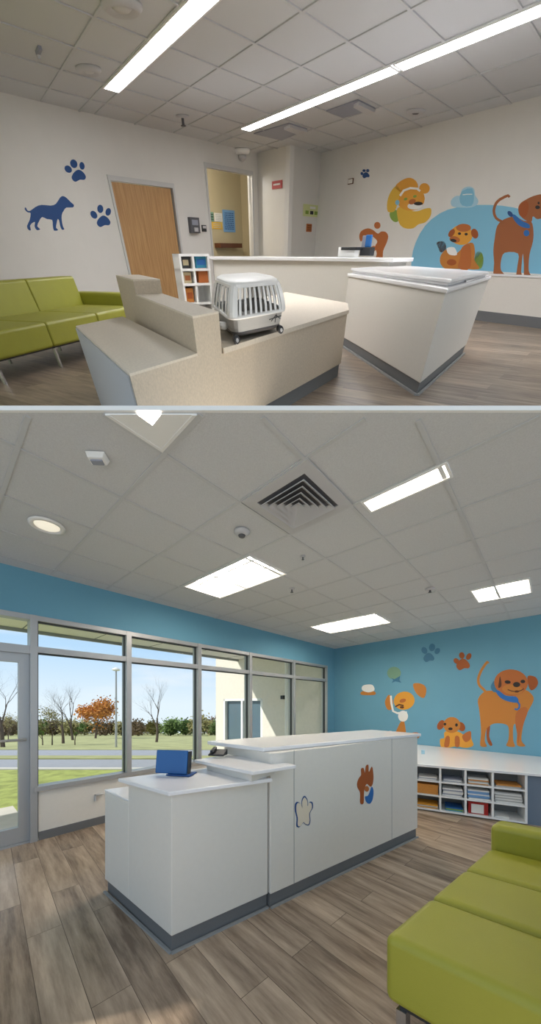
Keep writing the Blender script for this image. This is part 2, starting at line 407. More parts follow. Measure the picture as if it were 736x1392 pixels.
wbox(bm, WL, d0, d1+.06, TRA-.05, TRA+.03, -.11, .012); wbox(bm, WL, d0, d1+.06, HEAD-.05, HEAD, -.11, .012); wbox(bm, WL, d1, d1+.06, 0, HEAD, -.12, .02)
wbox(bm, WL, d0, d1, 0, .018, -.12, .0)
o = struct('window_6', bm, M_alu, B); o['_org'] = [0, 0, 0]
bm = bmesh.new(); wbox(bm, WL, d0, d1, TRA+.03, HEAD-.05, -.058, -.052); finish('window_pane', bm, M_glass, B, parent=o)
bm = bmesh.new(); wbox(bm, WL, d1+.06, 9.5, 0, HEAD, -.14, 0); struct('wall_near', bm, M_blue, B)
bm = bmesh.new(); wbox(bm, WL, (WL.p0.y-Y0)/-uL.y+.02, 9.5, B_H, 4.4, -.14, 0); struct('wall_sun_block', bm, M_wallw, B)  # unseen wall added to keep sun out of the open ceiling gap
# slate panel to the right of the cubbies handled with the counter below

# ---- outside
def strip(name, y0, y1, z0, z1, m, label, cat, x0=-70, x1=30, kind=None, nx=1, jag=0):
    bm = bmesh.new()
    hexa(bm, [(x0, y0, z0-.2), (x1, y0, z0-.2), (x1, y1, z1-.2), (x0, y1, z1-.2), (x0, y0, z0), (x1, y0, z0), (x1, y1, z1), (x0, y1, z1)])
    o = finish(name, bm, m, B, origin=(0, 0, 0)); o['kind'] = kind or 'structure'
    if label: o['label'] = label; o['category'] = cat
    return o
def zg(y): return -.12 if y < 7 else -.12-(y-7)*.0765
n_out = -WL.n
# lawn and walk near the building are cut along the window wall
def quad_out(name, s0, s1, q0, q1, z, m):
    bm = bmesh.new(); P = [WL.pt(s0, 0, -q0), WL.pt(s1, 0, -q0), WL.pt(s1, 0, -q1), WL.pt(s0, 0, -q1)]
    prism(bm, P, z-.15, z); o = finish(name, bm, m, B, origin=(0, 0, 0)); o['kind'] = 'structure'; return o
bm = bmesh.new(); prism(bm, [WL.pt(-6, 0, -.14), WL.pt(5.78, 0, -.14), WL.pt(5.6, 0, -1.9), WL.pt(14, 0, -2.1), (-70, 7, 0), (14, 7, 0)], -.3, -.12)
# keep the polygon simple: hexagon split in two pieces
bm.free(); bm = bmesh.new()
P1 = WL.pt(5.75, 0, -.14); P2 = WL.pt(5.75, 0, -1.75); P3 = WL.pt(30, 0, -1.75)
prism(bm, [WL.pt(-8, 0, -.14), P1, P2, P3, (-70, P3.y, 0), (-70, 7, 0), (-1.5, 7, 0)], -.3, -.12)
bm.normal_update(); bmesh.ops.triangulate(bm, faces=[f for f in bm.faces if len(f.verts) > 4])
lawn_o = struct('ground_lawn', bm, M_lawn, B)
bm = bmesh.new(); prism(bm, [P1+WL.u*.01, P2+WL.u*.01, P3, WL.pt(30, 0, -.14)], -.3, -.05); struct('ground_walk', bm, M_conc, B)
strip('ground_road', 7.3, 9.3, zg(7.3), zg(9.3), M_road, None, None)
strip('ground_curb', 7.0, 7.3, zg(7)+.02, zg(7.3)+.02, M_curb, None, None)
strip('ground_median', 9.3, 10.3, zg(9.3)+.03, zg(10.3)+.03, M_field, None, None)
strip('ground_road', 10.3, 13.2, zg(10.3), zg(13.2), M_road, None, None)
strip('ground_field', 13.2, 75, zg(13.2)+.02, -5.7, M_field, None, None, x0=-160, x1=60)
# canopy over the windows
bm = bmesh.new(); prism(bm, [WL.pt(.125, 0, -.141), WL.pt(14, 0, -.141), WL.pt(14, 0, -3.3), WL.pt(.125, 0, -3.3)], 2.76, 2.98)
cn = thing('entrance_canopy', B, (0, 0, 0), 'flat cream canopy hanging over the window wall outside', 'canopy')
finish('soffit', bm, M_soffit, B, parent=cn)
bm = bmesh.new(); wbox(bm, WL, .125, 14, 2.70, 3.05, -3.36, -3.3); finish('fascia', bm, M_kickline, B, parent=cn)
bm = bmesh.new()
for k in range(11): wbox(bm, WL, .6+k*1.2, .615+k*1.2, 2.755, 2.7602, -3.3, -.15)
finish('soffit_joint', bm, M_kick, B, parent=cn)
# neighbouring wing, standing at the far end of the window wall
Wg0 = WL.pt(.12, 0, -.14)
k = 0
while B.pr(Wg0+n_out*k)[0] > 294: k += .02
WW = Wall(B, Wg0, Wg0+n_out*k)
wg = thing('building_wing', B, Wg0, 'cream stucco wing of the building seen through the right windows', 'building')
s_a, z_a = WW.sz(304, 951); s_b, z_b = WW.sz(357, 948); wz = (z_a+z_b)/2
bm = bmesh.new()
for s0, s1, z0, z1 in ((0, s_b, -.3, 3.6), (s_a, WW.L, -.3, 3.6), (s_b, s_a, wz, 3.6), (s_b, s_a, -.3, -.02)): wbox(bm, WW, s0, s1, z0, z1, -.2, 0)
wbox(bm, WW, WW.L, WW.L+.01, -.3, 3.6, -4, 0)
finish('wing_wall', bm, M_cream, B, parent=wg)
bm = bmesh.new()
for s0, s1 in ((s_b, s_b+.08), (s_a-.08, s_a), ((s_a+s_b)/2-.04, (s_a+s_b)/2+.04)): wbox(bm, WW, s0, s1, -.02, wz, -.12, -.0)
wbox(bm, WW, s_b, s_a, wz-.07, wz, -.12, 0)
wf = finish('window_frame', bm, M_wtrim, B, parent=wg)
bm = bmesh.new(); wbox(bm, WW, s_b, s_a, -.02, wz, -.11, -.1); finish('wing_pane', bm, M_glassd, B, parent=wf)
# bench-like shapes behind that glass are only reflections in the photo; the downpipe and light box are not
s_p, z_p = WW.sz(392, 960); bm = bmesh.new(); cyl(bm, WW.pt(s_p, -.2, .06), WW.pt(s_p, 2.7, .06), .05); finish('downpipe', bm, M_wtrim, B, parent=wg)
s_p, z_p = WW.sz(386, 948); bm = bmesh.new(); wbox(bm, WW, s_p-.05, s_p+.05, z_p-.05, z_p+.05, 0, .08); finish('wall_light', bm, M_dark, B, parent=wg)

# ---- trees
def tube_path(bm, pts, rads, n=5):
    prev = None
    for i, p in enumerate(pts):
        d = (pts[min(i+1, len(pts)-1)]-pts[max(i-1, 0)]).normalized(); a_ = d.orthogonal().normalized(); b_ = d.cross(a_)
        ring = [bm.verts.new(p+(a_*math.cos(2*math.pi*j/n)+b_*math.sin(2*math.pi*j/n))*rads[i]) for j in range(n)]
        if prev:
            for j in range(n): bm.faces.new((prev[j], prev[(j+1) % n], ring[(j+1) % n], ring[j]))
        prev = ring
def grow(bm, tips, P, d, L, r, depth, rnd, spread=.55, up=.15):
    pts = [P]; rads = [r]; q = P.copy(); dd = d.copy()
    for i in range(4):
        dd = (dd+Vector((rnd.uniform(-1, 1), rnd.uniform(-1, 1), rnd.uniform(-.5, 1)*.6+up))*.14).normalized(); q = q+dd*L/4; pts.append(q.copy()); rads.append(r*(1-.11*(i+1)))
    tube_path(bm, pts, rads, 6 if depth > 2 else 4)
    if depth == 0: tips.append(q); return
    tips.append(q)
    for k_ in range(3 if depth > 1 else 3):
        j = rnd.choice((2, 3, 4, 4)); ax = Vector((rnd.uniform(-1, 1), rnd.uniform(-1, 1), rnd.uniform(-.2, .5))).normalized()
        grow(bm, tips, pts[j], (dd+ax*spread*rnd.uniform(.8, 1.4)).normalized(), L*rnd.uniform(.62, .82), rads[j]*.62, depth-1, rnd, spread, up)
def tree_meshes(seed, H, depth, leaf=None, nleaf=900, lsize=.1, crown=(1, 1, .8), trunk=.28, rr=.03, spread=.55):
    rnd = random.Random(seed); bm = bmesh.new(); tips = []
    grow(bm, tips, Vector((0, 0, 0)), Vector((0, 0, 1)), H*trunk, H*rr, depth, rnd, spread)
    me = bpy.data.meshes.new('trunk'); bm.to_mesh(me); bm.free(); me.materials.append(M_bark); ml = None
    if leaf:
        bm = bmesh.new()
        for _ in range(nleaf):
            t_ = rnd.choice(tips); q = t_+Vector((rnd.gauss(0, 1)*crown[0], rnd.gauss(0, 1)*crown[1], rnd.gauss(0, 1)*crown[2]))*H*.055
            if q.z < H*.02: continue
            a_ = Vector((rnd.gauss(0, 1), rnd.gauss(0, 1), rnd.gauss(0, 1))).normalized(); b_ = a_.orthogonal().normalized(); s = lsize*rnd.uniform(.6, 1.3)
            vs = [bm.verts.new(q+a_*s), bm.verts.new(q+b_*s*.6), bm.verts.new(q-a_*s), bm.verts.new(q-b_*s*.6)]; bm.faces.new(vs)
        ml = bpy.data.meshes.new('foliage'); bm.to_mesh(ml); bm.free(); ml.materials.append(leaf)
    return me, ml
def plant(name, meshes, x, y, scale, rz, label, group=None):
    t = bpy.data.objects.new(name, None); COL.objects.link(t); t.location = (x, y, zg(y) if y < 13 else zg(13.2)+.02+(y-13.2)*((-5.7-zg(13.2)-.02)/61.8)); t.rotation_euler.z = rz; t.scale = (scale,)*3
    t['label'] = label; t['category'] = 'tree'
    if group: t['group'] = group
    for nm, me in zip(('trunk', 'foliage'), meshes):
        if me: o_ = bpy.data.objects.new(nm, me); COL.objects.link(o_); o_.parent = t
def gy(px, y): return (px-PX)/F*y
bare1 = tree_meshes(3, 5.0, 5, rr=.021, trunk=.30, spread=.75); bare2 = tree_meshes(11, 4.0, 5, rr=.019, trunk=.30, spread=.6); bare3 = tree_meshes(23, 4.0, 5, rr=.019, trunk=.33, spread=.5)
orang = tree_meshes(5, 5.0, 4, M_leaf['orange'], 2600, .11, (1.2, 1.2, .9), .24, .02, .8)
spars = tree_meshes(8, 4.0, 4, M_leaf['olive'], 500, .07, (1, 1, .8), .3, .015)
g1 = tree_meshes(31, 4.0, 4, M_leaf['green'], 1800, .13, (1.3, 1.3, 1.2), .1, .02, .9)
g2 = tree_meshes(32, 4.0, 4, M_leaf['olive'], 1500, .13, (1.5, 1.5, 1.5), .1, .02, .9)
g3 = tree_meshes(33, 4.0, 4, M_leaf['brown'], 1500, .13, (1.5, 1.5, 1.5), .1, .02, .9)
plant('bare_tree', bare1, gy(4, 15), 15, 1.0, .4, 'large bare dark tree seen through the glass entrance door')
plant('bare_tree', bare2, gy(86, 19), 19, 1.15, 1.2, 'bare forked tree left of the orange-leaved tree')
plant('bare_tree', bare3, gy(99, 25), 25, 1.35, 2.2, 'slim bare tree right beside the forked one, nearest the orange crown')
plant('bare_tree', bare3, gy(213, 21), 21, 1.25, .3, 'lone bare tree in the second wide window')
plant('autumn_tree', orang, gy(130, 30), 30, 1.08, 0, 'round tree with orange autumn leaves across the road')
plant('young_tree', spars, gy(71, 17), 17, .62, 0, 'sparse young olive-leaved tree at the left of the first wide window')
plant('young_tree', spars, gy(12, 22), 22, .6, 2, 'sparse low tree behind the big bare one at the door')
rnd = random.Random(4); i = 0
for i, px in enumerate(range(-36, 300, 11)):
    y = (42, 49, 45.5, 53)[i % 4]+rnd.uniform(-1, 1); ms, kd = rnd.choice(((g1, 'green'), (g2, 'olive'), (g3, 'brown'), (g3, 'brown'))) if not 225 < px < 262 else (g1, 'green')
    plant('woodland_tree', ms, gy(px+rnd.uniform(-4, 4), y), y, rnd.uniform(1.1, 1.4)*(1.2 if px > 225 else 1), rnd.uniform(0, 6), '%s tree in the distant woodland edge beyond the field' % kd, 'distant %s woodland trees' % kd)
for k_, (px, y) in enumerate(((102, 17), (58, 17))):
    plant('small_palm' if k_ == 0 else 'small_shrub', tree_meshes(60+k_, 1.3, 2, M_leaf['green'], 240, .07, (1, 1, .8), .6, .03), gy(px, y), y, .8, 0, ('small green tufted tree on a thin stem in front of the forked tree', 'small green shrub at the left edge of the first wide window')[k_])
# lamp post
yl = 15.0; xl = gy(158, yl); zl = zg(15); lp = thing('street_lamp', B, (xl, yl, zl), 'tall thin grey street lamp beside the road', 'street lamp')
ztop = EYE+(PY-912)/F*yl
bm = bmesh.new(); cyl(bm, (xl, yl, zl), (xl, yl, ztop), .055, .04, 10); finish('pole', bm, M_alu, B, parent=lp)
bm = bmesh.new(); lathe(bm, (xl, yl, ztop), (0, 0, 1), [(0, .12), (.05, .2), (.1, .16), (.16, .05)], 12); finish('lamp_head', bm, M_wtrim, B, parent=lp)

# ================================================================== LOWER ROOM: ceiling fittings
def gp(s, t_, z=B_H): q = WL.p0+gu*s+gv*t_; return Vector((q.x, q.y, z))
def slab(bm, s0, s1, t0, t1, z0, z1):
    P = clip_half([gp(s0, t0), gp(s1, t0), gp(s1, t1), gp(s0, t1)], lambda q: q.y-Y0)
    if len(P) > 2: prism(bm, P, z0, z1)
def troffer(q, label, flat=False):
    """recessed lay-in light: rim, slanted reflector sides, glowing lens and two ribs"""
    s0, s1, t0, t1 = q; t = thing('ceiling_light', B, gp((s0+s1)/2, (t0+t1)/2, B_H-.012), label, 'ceiling light', None)
    D = B_H-.0105; f = .014
    bm = bmesh.new()
    for q_ in ((s0, s1, t0, t0+f), (s0, s1, t1-f, t1), (s0, s0+f, t0+f, t1-f), (s1-f, s1, t0+f, t1-f)): slab(bm, *q_, D-.002, D+.008)
    finish('frame', bm, M_cav, B, parent=t)
    if flat:
        g = .11; bm = bmesh.new()
        for q_ in ((s0+f, s1-f, t0+f, t0+g), (s0+f, s1-f, t1-g, t1-f), (s0+f, s0+g, t0+g, t1-g), (s1-g, s1-f, t0+g, t1-g)): slab(bm, *q_, D+.001, D+.008)
        finish('reflector', bm, M_wtrim, B, parent=t)
        bm = bmesh.new(); slab(bm, s0+g, s1-g, t0+g, t1-g, D+.003, D+.007); finish('lens', bm, M_lens, B, parent=t); return
    h = .06; g = min(.07, (s1-s0)*.22); bm = bmesh.new()
    O = [(s0+f, t0+f), (s1-f, t0+f), (s1-f, t1-f), (s0+f, t1-f)]; I = [(s0+g, t0+g), (s1-g, t0+g), (s1-g, t1-g), (s0+g, t1-g)]
    for k_ in range(4):
        a_, b_, c_, d_ = O[k_], O[(k_+1) % 4], I[(k_+1) % 4], I[k_]; n_ = .012
        hexa(bm, [gp(*a_, B_H), gp(*b_, B_H), gp(*c_, B_H+h), gp(*d_, B_H+h), gp(*a_, B_H+n_), gp(*b_, B_H+n_), gp(*c_, B_H+h+n_), gp(*d_, B_H+h+n_)])
    finish('reflector', bm, M_wtrim, B, parent=t)
    bm = bmesh.new(); slab(bm, s0+g, s1-g, t0+g, t1-g, B_H+h, B_H+h+.01); finish('lens', bm, M_lens, B, parent=t)
    if s1-s0 > .4:
        bm = bmesh.new(); m_ = (s0+s1)/2
        for o_ in (-.1, .1): slab(bm, m_+o_-.012, m_+o_+.012, t0+g, t1-g, B_H+h-.02, B_H+h-.001)
        finish('lens_rib', bm, M_cav, B, parent=t)
troffer(TROFFERS[0], 'recessed ceiling light at the upper left, cut off by the top of the lower view', True)
troffer(TROFFERS[1], 'narrow ceiling light right of the square air diffuser')
troffer(TROFFERS[2], 'large ceiling light with lens ribs above the window wall')
troffer(TROFFERS[3], 'ceiling light nearest the far blue corner')
troffer(TROFFERS[4], 'ceiling light over the mural near the right edge')
# square diffuser
t = thing('air_diffuser', B, gp(4.91, 2.61, B_H-.03), 'square louvred air diffuser in the ceiling tile grid', 'air vent')
bm = bmesh.new()
def sq_ring(bm, cs, ct, ro, ri, z0, z1, z2=None):
    z2 = z1 if z2 is None else z2
    for i_ in range(4):
        sg = [(-1, -1), (1, -1), (1, 1), (-1, 1)]; p, q = sg[i_], sg[(i_+1) % 4]
        hexa(bm, [gp(cs+p[0]*ro, ct+p[1]*ro, z0), gp(cs+q[0]*ro, ct+q[1]*ro, z0), gp(cs+q[0]*ri, ct+q[1]*ri, z1), gp(cs+p[0]*ri, ct+p[1]*ri, z1),
                  gp(cs+p[0]*ro, ct+p[1]*ro, z0+.006), gp(cs+q[0]*ro, ct+q[1]*ro, z0+.006), gp(cs+q[0]*ri, ct+q[1]*ri, z1+.006), gp(cs+p[0]*ri, ct+p[1]*ri, z1+.006)])
sq_ring(bm, 4.91, 2.61, .26, .19, B_H-.012, B_H-.016); finish('face_plate', bm, M_vent, B, parent=t)
bm = bmesh.new(); obox(bm, gp(4.72, 2.42, B_H-.0095), gu*.38, gv*.38, (0, 0, .003)); finish('throat', bm, M_ventd, B, parent=t)
for r_ in (.175, .137, .099, .061, .03):
    bm = bmesh.new(); sq_ring(bm, 4.91, 2.61, r_, r_-.027, B_H-.038, B_H-.016); finish('louvre', bm, M_vent, B, parent=t)
def disc(room, P, prof, m, name, label, cat, inner=None, parts_m=None, n=24):
    t = thing(name, room, P, label, cat); bm = bmesh.new(); lathe(bm, P, (0, 0, -1), prof, n); finish('trim_ring', bm, m, room, parent=t, smooth=True)
    if inner:
        bm = bmesh.new(); lathe(bm, P, (0, 0, -1), inner, n); finish('centre', bm, parts_m, room, parent=t, smooth=True)
    return t
def Bc(x, y): return B.at(x, y, B_H-.006)
disc(B, Bc(64, 714), [(0, .115), (.008, .115), (.016, .09), (.004, .085), (.003, .01)], M_wtrim, 'downlight', 'round recessed downlight in a white ring over the door side', 'downlight', [(0, .08), (.006, .08), (.01, .05), (.012, .01)], M_bulb)
disc(B, Bc(329, 722), [(0, .06), (.012, .06), (.03, .045), (.034, .01)], M_vent, 'smoke_detector', 'round grey smoke detector below the square air diffuser', 'smoke detector', [(.034, .028), (.045, .022), (.048, .004)], M_ventd)
disc(B, Bc(397, 800), [(0, .035), (.008, .035), (.014, .01)], M_vent, 'sprinkler', 'tiny ceiling sprinkler left of the two far lights', 'sprinkler', [(.014, .008), (.04, .008), (.042, .018), (.045, .018)], M_ventd)
disc(B, Bc(585, 800), [(0, .05), (.01, .05), (.02, .03), (.022, .01)], M_vent, 'sprinkler', 'small round sprinkler left of the mural ceiling light', 'sprinkler', [(.022, .012), (.04, .012), (.045, .02)], M_ventd)
disc(B, Bc(412, 756), [(0, .022), (.006, .022), (.01, .01)], M_vent, 'sprinkler', 'tiniest ceiling sprinkler, just right of the large light', 'sprinkler', [(.01, .006), (.03, .006), (.032, .012)], M_ventd)
P = Bc(133, 620); t = thing('alarm_strobe', B, P, 'white wedge shaped alarm strobe on a ceiling tile', 'alarm')
bm = bmesh.new(); X = gu*.5-gv*.5; X.normalize(); Yv = Vector((-X.y, X.x, 0))
hexa(bm, [P-X*.05-Yv*.035, P+X*.05-Yv*.035, P+X*.05+Yv*.035, P-X*.05+Yv*.035] + [P-X*.04-Yv*.02-Vector((0, 0, .035)), P+X*.04-Yv*.02-Vector((0, 0, .035)), P+X*.04+Yv*.03-Vector((0, 0, .03)), P-X*.04+Yv*.03-Vector((0, 0, .03))]); finish('housing', bm, M_wtrim, B, parent=t, bevel=.004)
bm = bmesh.new(); obox(bm, P-X*.03-Yv*.012-Vector((0, 0, .04)), X*.06, Yv*.03, (0, 0, .008)); finish('strobe_lens', bm, M_ventb, B, parent=t)

# ================================================================== LOWER ROOM: mural
T3 = crop(460, 840, 2.667); T8 = crop(640, 880, 7.667)
def paw(W, label, m, toes, pad, tf, name='paw_decal'):
    cx, cy, r = pad
    pp = spline([(cx-r*1.0, cy+r*.35), (cx-r*.75, cy-r*.35), (cx-r*.1, cy-r*.85), (cx+r*.55, cy-r*.6), (cx+r*1.05, cy+r*.1), (cx+r*.85, cy+r*.6), (cx+r*.2, cy+r*.6), (cx-r*.5, cy+r*.9)], 3)
    parts = [('pad', m, [pp], 0)]+[('toe', m, [ell(x, y, rx, ry, ro)], 0) for x, y, rx, ry, ro in toes]
    return decal(W, name, label, 'wall decal', parts, tf)
paw(WR, 'slate blue paw print on the blue mural wall', M_teal, [(313, 118, 10, 13, -.5), (341, 107, 11, 14, .2), (360, 120, 9, 12, .6)], (329, 143, 19), T3)
paw(WR, 'brown paw print on the blue mural wall above the standing dog', M_brown, [(429, 156, 9, 11, -.7), (449, 136, 10, 12, -.2), (474, 140, 9, 13, .5)], (453, 168, 24), T3)
decal(WR, 'dog_decal', 'large standing orange dog with a blue collar on the blue mural wall', 'wall decal', [
    ('body', M_orange, [spline([(150, 460), (80, 540), (92, 650), (105, 760), (112, 900), (103, 1025), (172, 1032), (150, 975), (165, 860), (205, 815), (260, 792), (350, 797), (400, 835), (398, 960), (375, 1025), (465, 1035), (447, 970), (446, 830), (470, 800), (488, 900), (487, 1020), (575, 1028), (532, 970), (550, 820), (590, 690), (660, 550), (630, 480), (560, 440), (400, 430), (250, 450)], 3)], 1),
    ('tail', M_orange, [stroke(spline([(190, 165), (140, 200), (105, 260), (82, 330), (92, 390), (130, 430), (185, 460)], 3)[:-3], 27)], 0),
    ('far_leg', M_brown, [spline([(172, 830), (205, 820), (196, 930), (230, 1012), (205, 1024), (172, 960)], 3)], 0),
    ('chest_shading', M_orangeb, [spline([(480, 680), (560, 620), (600, 660), (560, 780), (520, 900), (500, 1010), (488, 900), (470, 790)], 3)], 2),
    ('head', M_orangeb, [ell(425, 368, 176, 138, .05, 30)], 3),
    ('ear', M_brown, [spline([(600, 298), (680, 310), (706, 370), (680, 425), (630, 447), (602, 380)], 3)], 2),
    ('ear_fold', M_brownd, [spline([(310, 300), (325, 370), (320, 410), (292, 420), (300, 350)], 3)], 4),
    ('muzzle', M_orange, [ell(440, 440, 110, 52, .1)], 4),
    ('eye', M_blk, [ell(390, 362, 32, 18, .1)], 5), ('eye', M_blk, [ell(548, 356, 25, 18)], 5),
    ('nose', M_blk, [ell(483, 388, 38, 27)], 5),
    ('mouth', M_brownd, [stroke([(390, 440), (430, 455), (480, 462), (530, 450), (560, 430)], 10), ell(485, 460, 24, 12)], 5),
    ('collar', M_blueacc, [spline([(262, 450), (300, 452), (370, 503), (480, 515), (500, 572), (430, 572), (340, 542), (290, 500)], 3), stroke([(490, 565), (512, 595), (510, 630), (488, 650), (462, 640)], 18)], 5),
    ('kerchief', M_teal, [spline([(212, 410), (245, 350), (262, 380), (285, 455), (240, 465)], 3)], 2)], T8)
decal(WR, 'puppy_decal', 'small sitting orange puppy beside the big dog on the blue mural wall', 'wall decal', [
    ('body', M_yell2, [spline([(388, 412), (435, 412), (460, 425), (480, 412), (484, 440), (491, 462), (465, 471), (430, 466), (400, 470), (375, 470), (370, 440), (385, 435)], 3)], 0),
    ('head', M_orange, [ell(413, 388, 31, 29)], 2), ('ear', M_brown, [ell(373, 388, 12, 19, .5)], 1), ('ear', M_brown, [ell(447, 394, 13, 18, -.5)], 1),
    ('tail', M_orangeb, [spline([(450, 430), (465, 415), (482, 412), (480, 440), (462, 450)], 3)], 2),
    ('eye', M_blk, [ell(388, 385, 5, 5)], 3), ('eye', M_blk, [ell(430, 388, 5, 6)], 3), ('nose', M_blk, [ell(408, 402, 8, 5)], 3),
    ('leg', M_orangeb, [spline([(392, 430), (405, 432), (402, 465), (385, 465)], 3)], 1), ('leg', M_orangeb, [spline([(425, 430), (440, 432), (440, 465), (425, 465)], 3)], 1)], T3)
decal(WR, 'dog_decal', 'golden dog wearing a white stethoscope, painted above the reception counter in the lower view', 'wall decal', [
    ('body', M_orange, [spline([(228, 375), (240, 375), (247, 430), (238, 445), (206, 445), (205, 425)], 3)], 0),
    ('paw', M_orangeb, [spline([(114, 425), (145, 407), (172, 418), (172, 440), (118, 440)], 3)], 0), ('paw', M_orangeb, [spline([(250, 424), (275, 415), (292, 418), (292, 436), (252, 436)], 3)], 0),
    ('towel', M_wht, [spline([(172, 415), (195, 410), (205, 425), (200, 440), (172, 440)], 3)], 1),
    ('head', M_yell2, [ell(240, 300, 38, 33, -.2)], 1), ('ear', M_orange, [spline([(185, 278), (199, 300), (195, 330), (180, 332), (170, 305)], 3)], 2),
    ('ear', M_orange, [spline([(272, 240), (300, 238), (320, 255), (312, 290), (285, 275)], 3)], 0),
    ('stethoscope', M_wht, [stroke([(192, 282), (194, 310), (200, 338), (215, 345), (250, 342)], 7)], 4),
    ('chest', M_wht, [ell(236, 356, 18, 20)], 2), ('eye', M_brownd, [stroke([(208, 322), (222, 314), (238, 318)], 5)], 3), ('nose', M_brownd, [ell(232, 324, 8, 4)], 3), ('cheek', M_orangeb, [ell(235, 300, 12, 7, -.3)], 3)], T3)
decal(WR, 'balloon_decal', 'sage green round balloon with a dark bow on the blue mural wall', 'wall decal', [
    ('balloon', M_sage, [ell(203, 200, 25, 23)], 0), ('bow', M_teal, [spline([(190, 215), (205, 222), (225, 210), (222, 225), (230, 235), (208, 230), (195, 236), (200, 225)], 2)], 1)], T3)
decal(WR, 'cupcake_decal', 'small white and orange cake shape, leftmost on the blue mural wall', 'wall decal', [
    ('icing', M_wht, [spline([(88, 262), (88, 248), (102, 242), (125, 243), (132, 262), (110, 270)], 3)], 1), ('cake', M_orange, [spline([(84, 268), (110, 262), (134, 268), (132, 279), (86, 279)], 3)], 0)], T3)

# ================================================================== LOWER ROOM: reception desk
F0 = B.at(233.2, 1296.4); L0 = B.at(142.6, 1212.5); R0 = B.at(364.4, 1234); M0 = B.at(368, 1235); M1 = B.at(568, 1138)
ld = (L0-F0); fd = (R0-F0); md = (M1-M0).normalized(); mb = Vector((-md.y, md.x, 0))
desk = thing('reception_desk', B, (F0+M1)/2, 'long white reception desk with stepped counters and grey base in the lower view', 'reception desk')
KH = .095
def ins(poly, d):
    """shrink a polygon towards its middle"""
    cx = sum(p[0] for p in poly)/len(poly); cy = sum(p[1] for p in poly)/len(poly)
    return [(p[0]+(cx-p[0])*d, p[1]+(cy-p[1])*d) for p in poly]
back = mb*.62
hs = .58                                   # share of the left side under the high top
H0 = F0+ld*hs
lowp = [F0, R0, R0+back, H0+fd*.02+back*.0+(R0-F0)*.0, H0]
lowp = [F0, R0, R0+ld*hs, H0]
bm = bmesh.new(); prism(bm, lowp, KH, .875); finish('low_cabinet', bm, M_white, B, parent=desk, bevel=.004)
ledp = [H0, H0+(R0-F0)*.9, L0+(R0-F0)*.9, L0]
bm = bmesh.new(); prism(bm, ledp, KH, .735); finish('side_cabinet', bm, M_white, B, parent=desk, bevel=.004)
bm = bmesh.new(); prism(bm, [H0, H0+(R0-F0)*.9, L0+(R0-F0)*.9+ld*.01, L0+ld*.01], .736, .75); finish('side_shelf', bm, M_top, B, parent=desk, bevel=.004)
LT = B.at(160.3, 1058, .9); FT = B.at(229.7, 1077, .9); RT = B.at(371, 1058, .9)
bm = bmesh.new(); prism(bm, [FT, RT, RT+(LT-FT)*1.0+mb*.05, LT], .876, .90); finish('low_worktop', bm, M_top, B, parent=desk, bevel=.005)
mainp = [M0, M1, M1+mb*.5, M0+mb*.5]
bm = bmesh.new(); prism(bm, mainp, KH, 1.045)
finish('tall_cabinet', bm, M_white, B, parent=desk, bevel=.004)
bm = bmesh.new()                            # thin upright joints on the tall front
WD = Wall(B, M0, M1)
for px in (400, 533):
    s, z = WD.sz(px, 1100); wbox(bm, WD, s-.002, s+.002, KH, 1.05, 0, .0015)
finish('panel_joint', bm, M_kickline, B, parent=desk)
TL = B.at(285.4, 1008, 1.075); TF = B.at(358.8, 1016.5, 1.075); TR = M1+md*.02-mb*.03; TR.z = 1.075
bm = bmesh.new(); prism(bm, [TF, TR, TR+mb*.60, TL+mb*.05, TL], 1.046, 1.075); finish('tall_counter', bm, M_top, B, parent=desk, bevel=.006)
# riser under the left end of the tall counter and the middle ledge
RB = M0-md*.05; riser = [TF+(TL-TF)*.1+md*.06, M0+md*.3+mb*.05, M0+md*.3+mb*.45, TL+(TF-TL)*.12+md*.08]
bm = bmesh.new(); prism(bm, riser, .976, 1.0455); finish('riser', bm, M_white, B, parent=desk)
ML = B.at(264, 1032.5, .975); MF = B.at(344, 1049, .975); MR = B.at(403, 1040, .975)
bm = bmesh.new(); prism(bm, [MF, MR, MR+mb*.3, ML+md*.3, ML], .952, .975); finish('middle_ledge', bm, M_top, B, parent=desk, bevel=.005)
q0, q1 = (MF*.93+MR*.07)+mb*.05, ML+(MF-ML)*.1+md*.06
bm = bmesh.new(); prism(bm, [q0, M0+md*.12+mb*.03, M0+md*.12+mb*.4, q1+md*.1, q1], .901, .9515); finish('ledge_support', bm, M_white, B, parent=desk)
kk = .012
bm = bmesh.new(); prism(bm, [F0+(R0-F0)*.01+ld*.01, R0+mb*.015, R0+ld*.95, L0+(R0-F0)*.03], .0, KH)
prism(bm, [M0+mb*kk, M1+mb*kk-md*.01, M1+mb*.48-md*.01, M0+mb*.48], 0, KH); finish('plinth', bm, M_kick, B, parent=desk)
bm = bmesh.new()
for p, q in ((L0, F0), (F0, R0), (M0, M1)):
    W_ = Wall(B, p, q); wbox(bm, W_, 0, W_.L, 0, .012, -.004, .012)
finish('floor_strip', bm, M_kickline, B, parent=desk)
T5 = crop(360, 980, 3.067)
pts = spline([(145, 442), (132, 438), (133, 405), (126, 375), (127, 345), (138, 337), (150, 348), (155, 362), (154, 332), (165, 312), (178, 328), (180, 352), (188, 337), (199, 340), (200, 362), (188, 385), (190, 415), (184, 434), (170, 432), (160, 424)], 3)
cxp = 163; cyp = 388
inner = [(cxp+(x-cxp)*.86, cyp+(y-cyp)*.92) for x, y in pts]
decal(WD, 'hand_decal', 'outlined blue paw-like hand on the front of the white desk', 'decal', [('outline', M_navy, [pts], 0), ('fill', mat('pale_vinyl', (226, 214, 194), .5), [inner], 1)], T5)
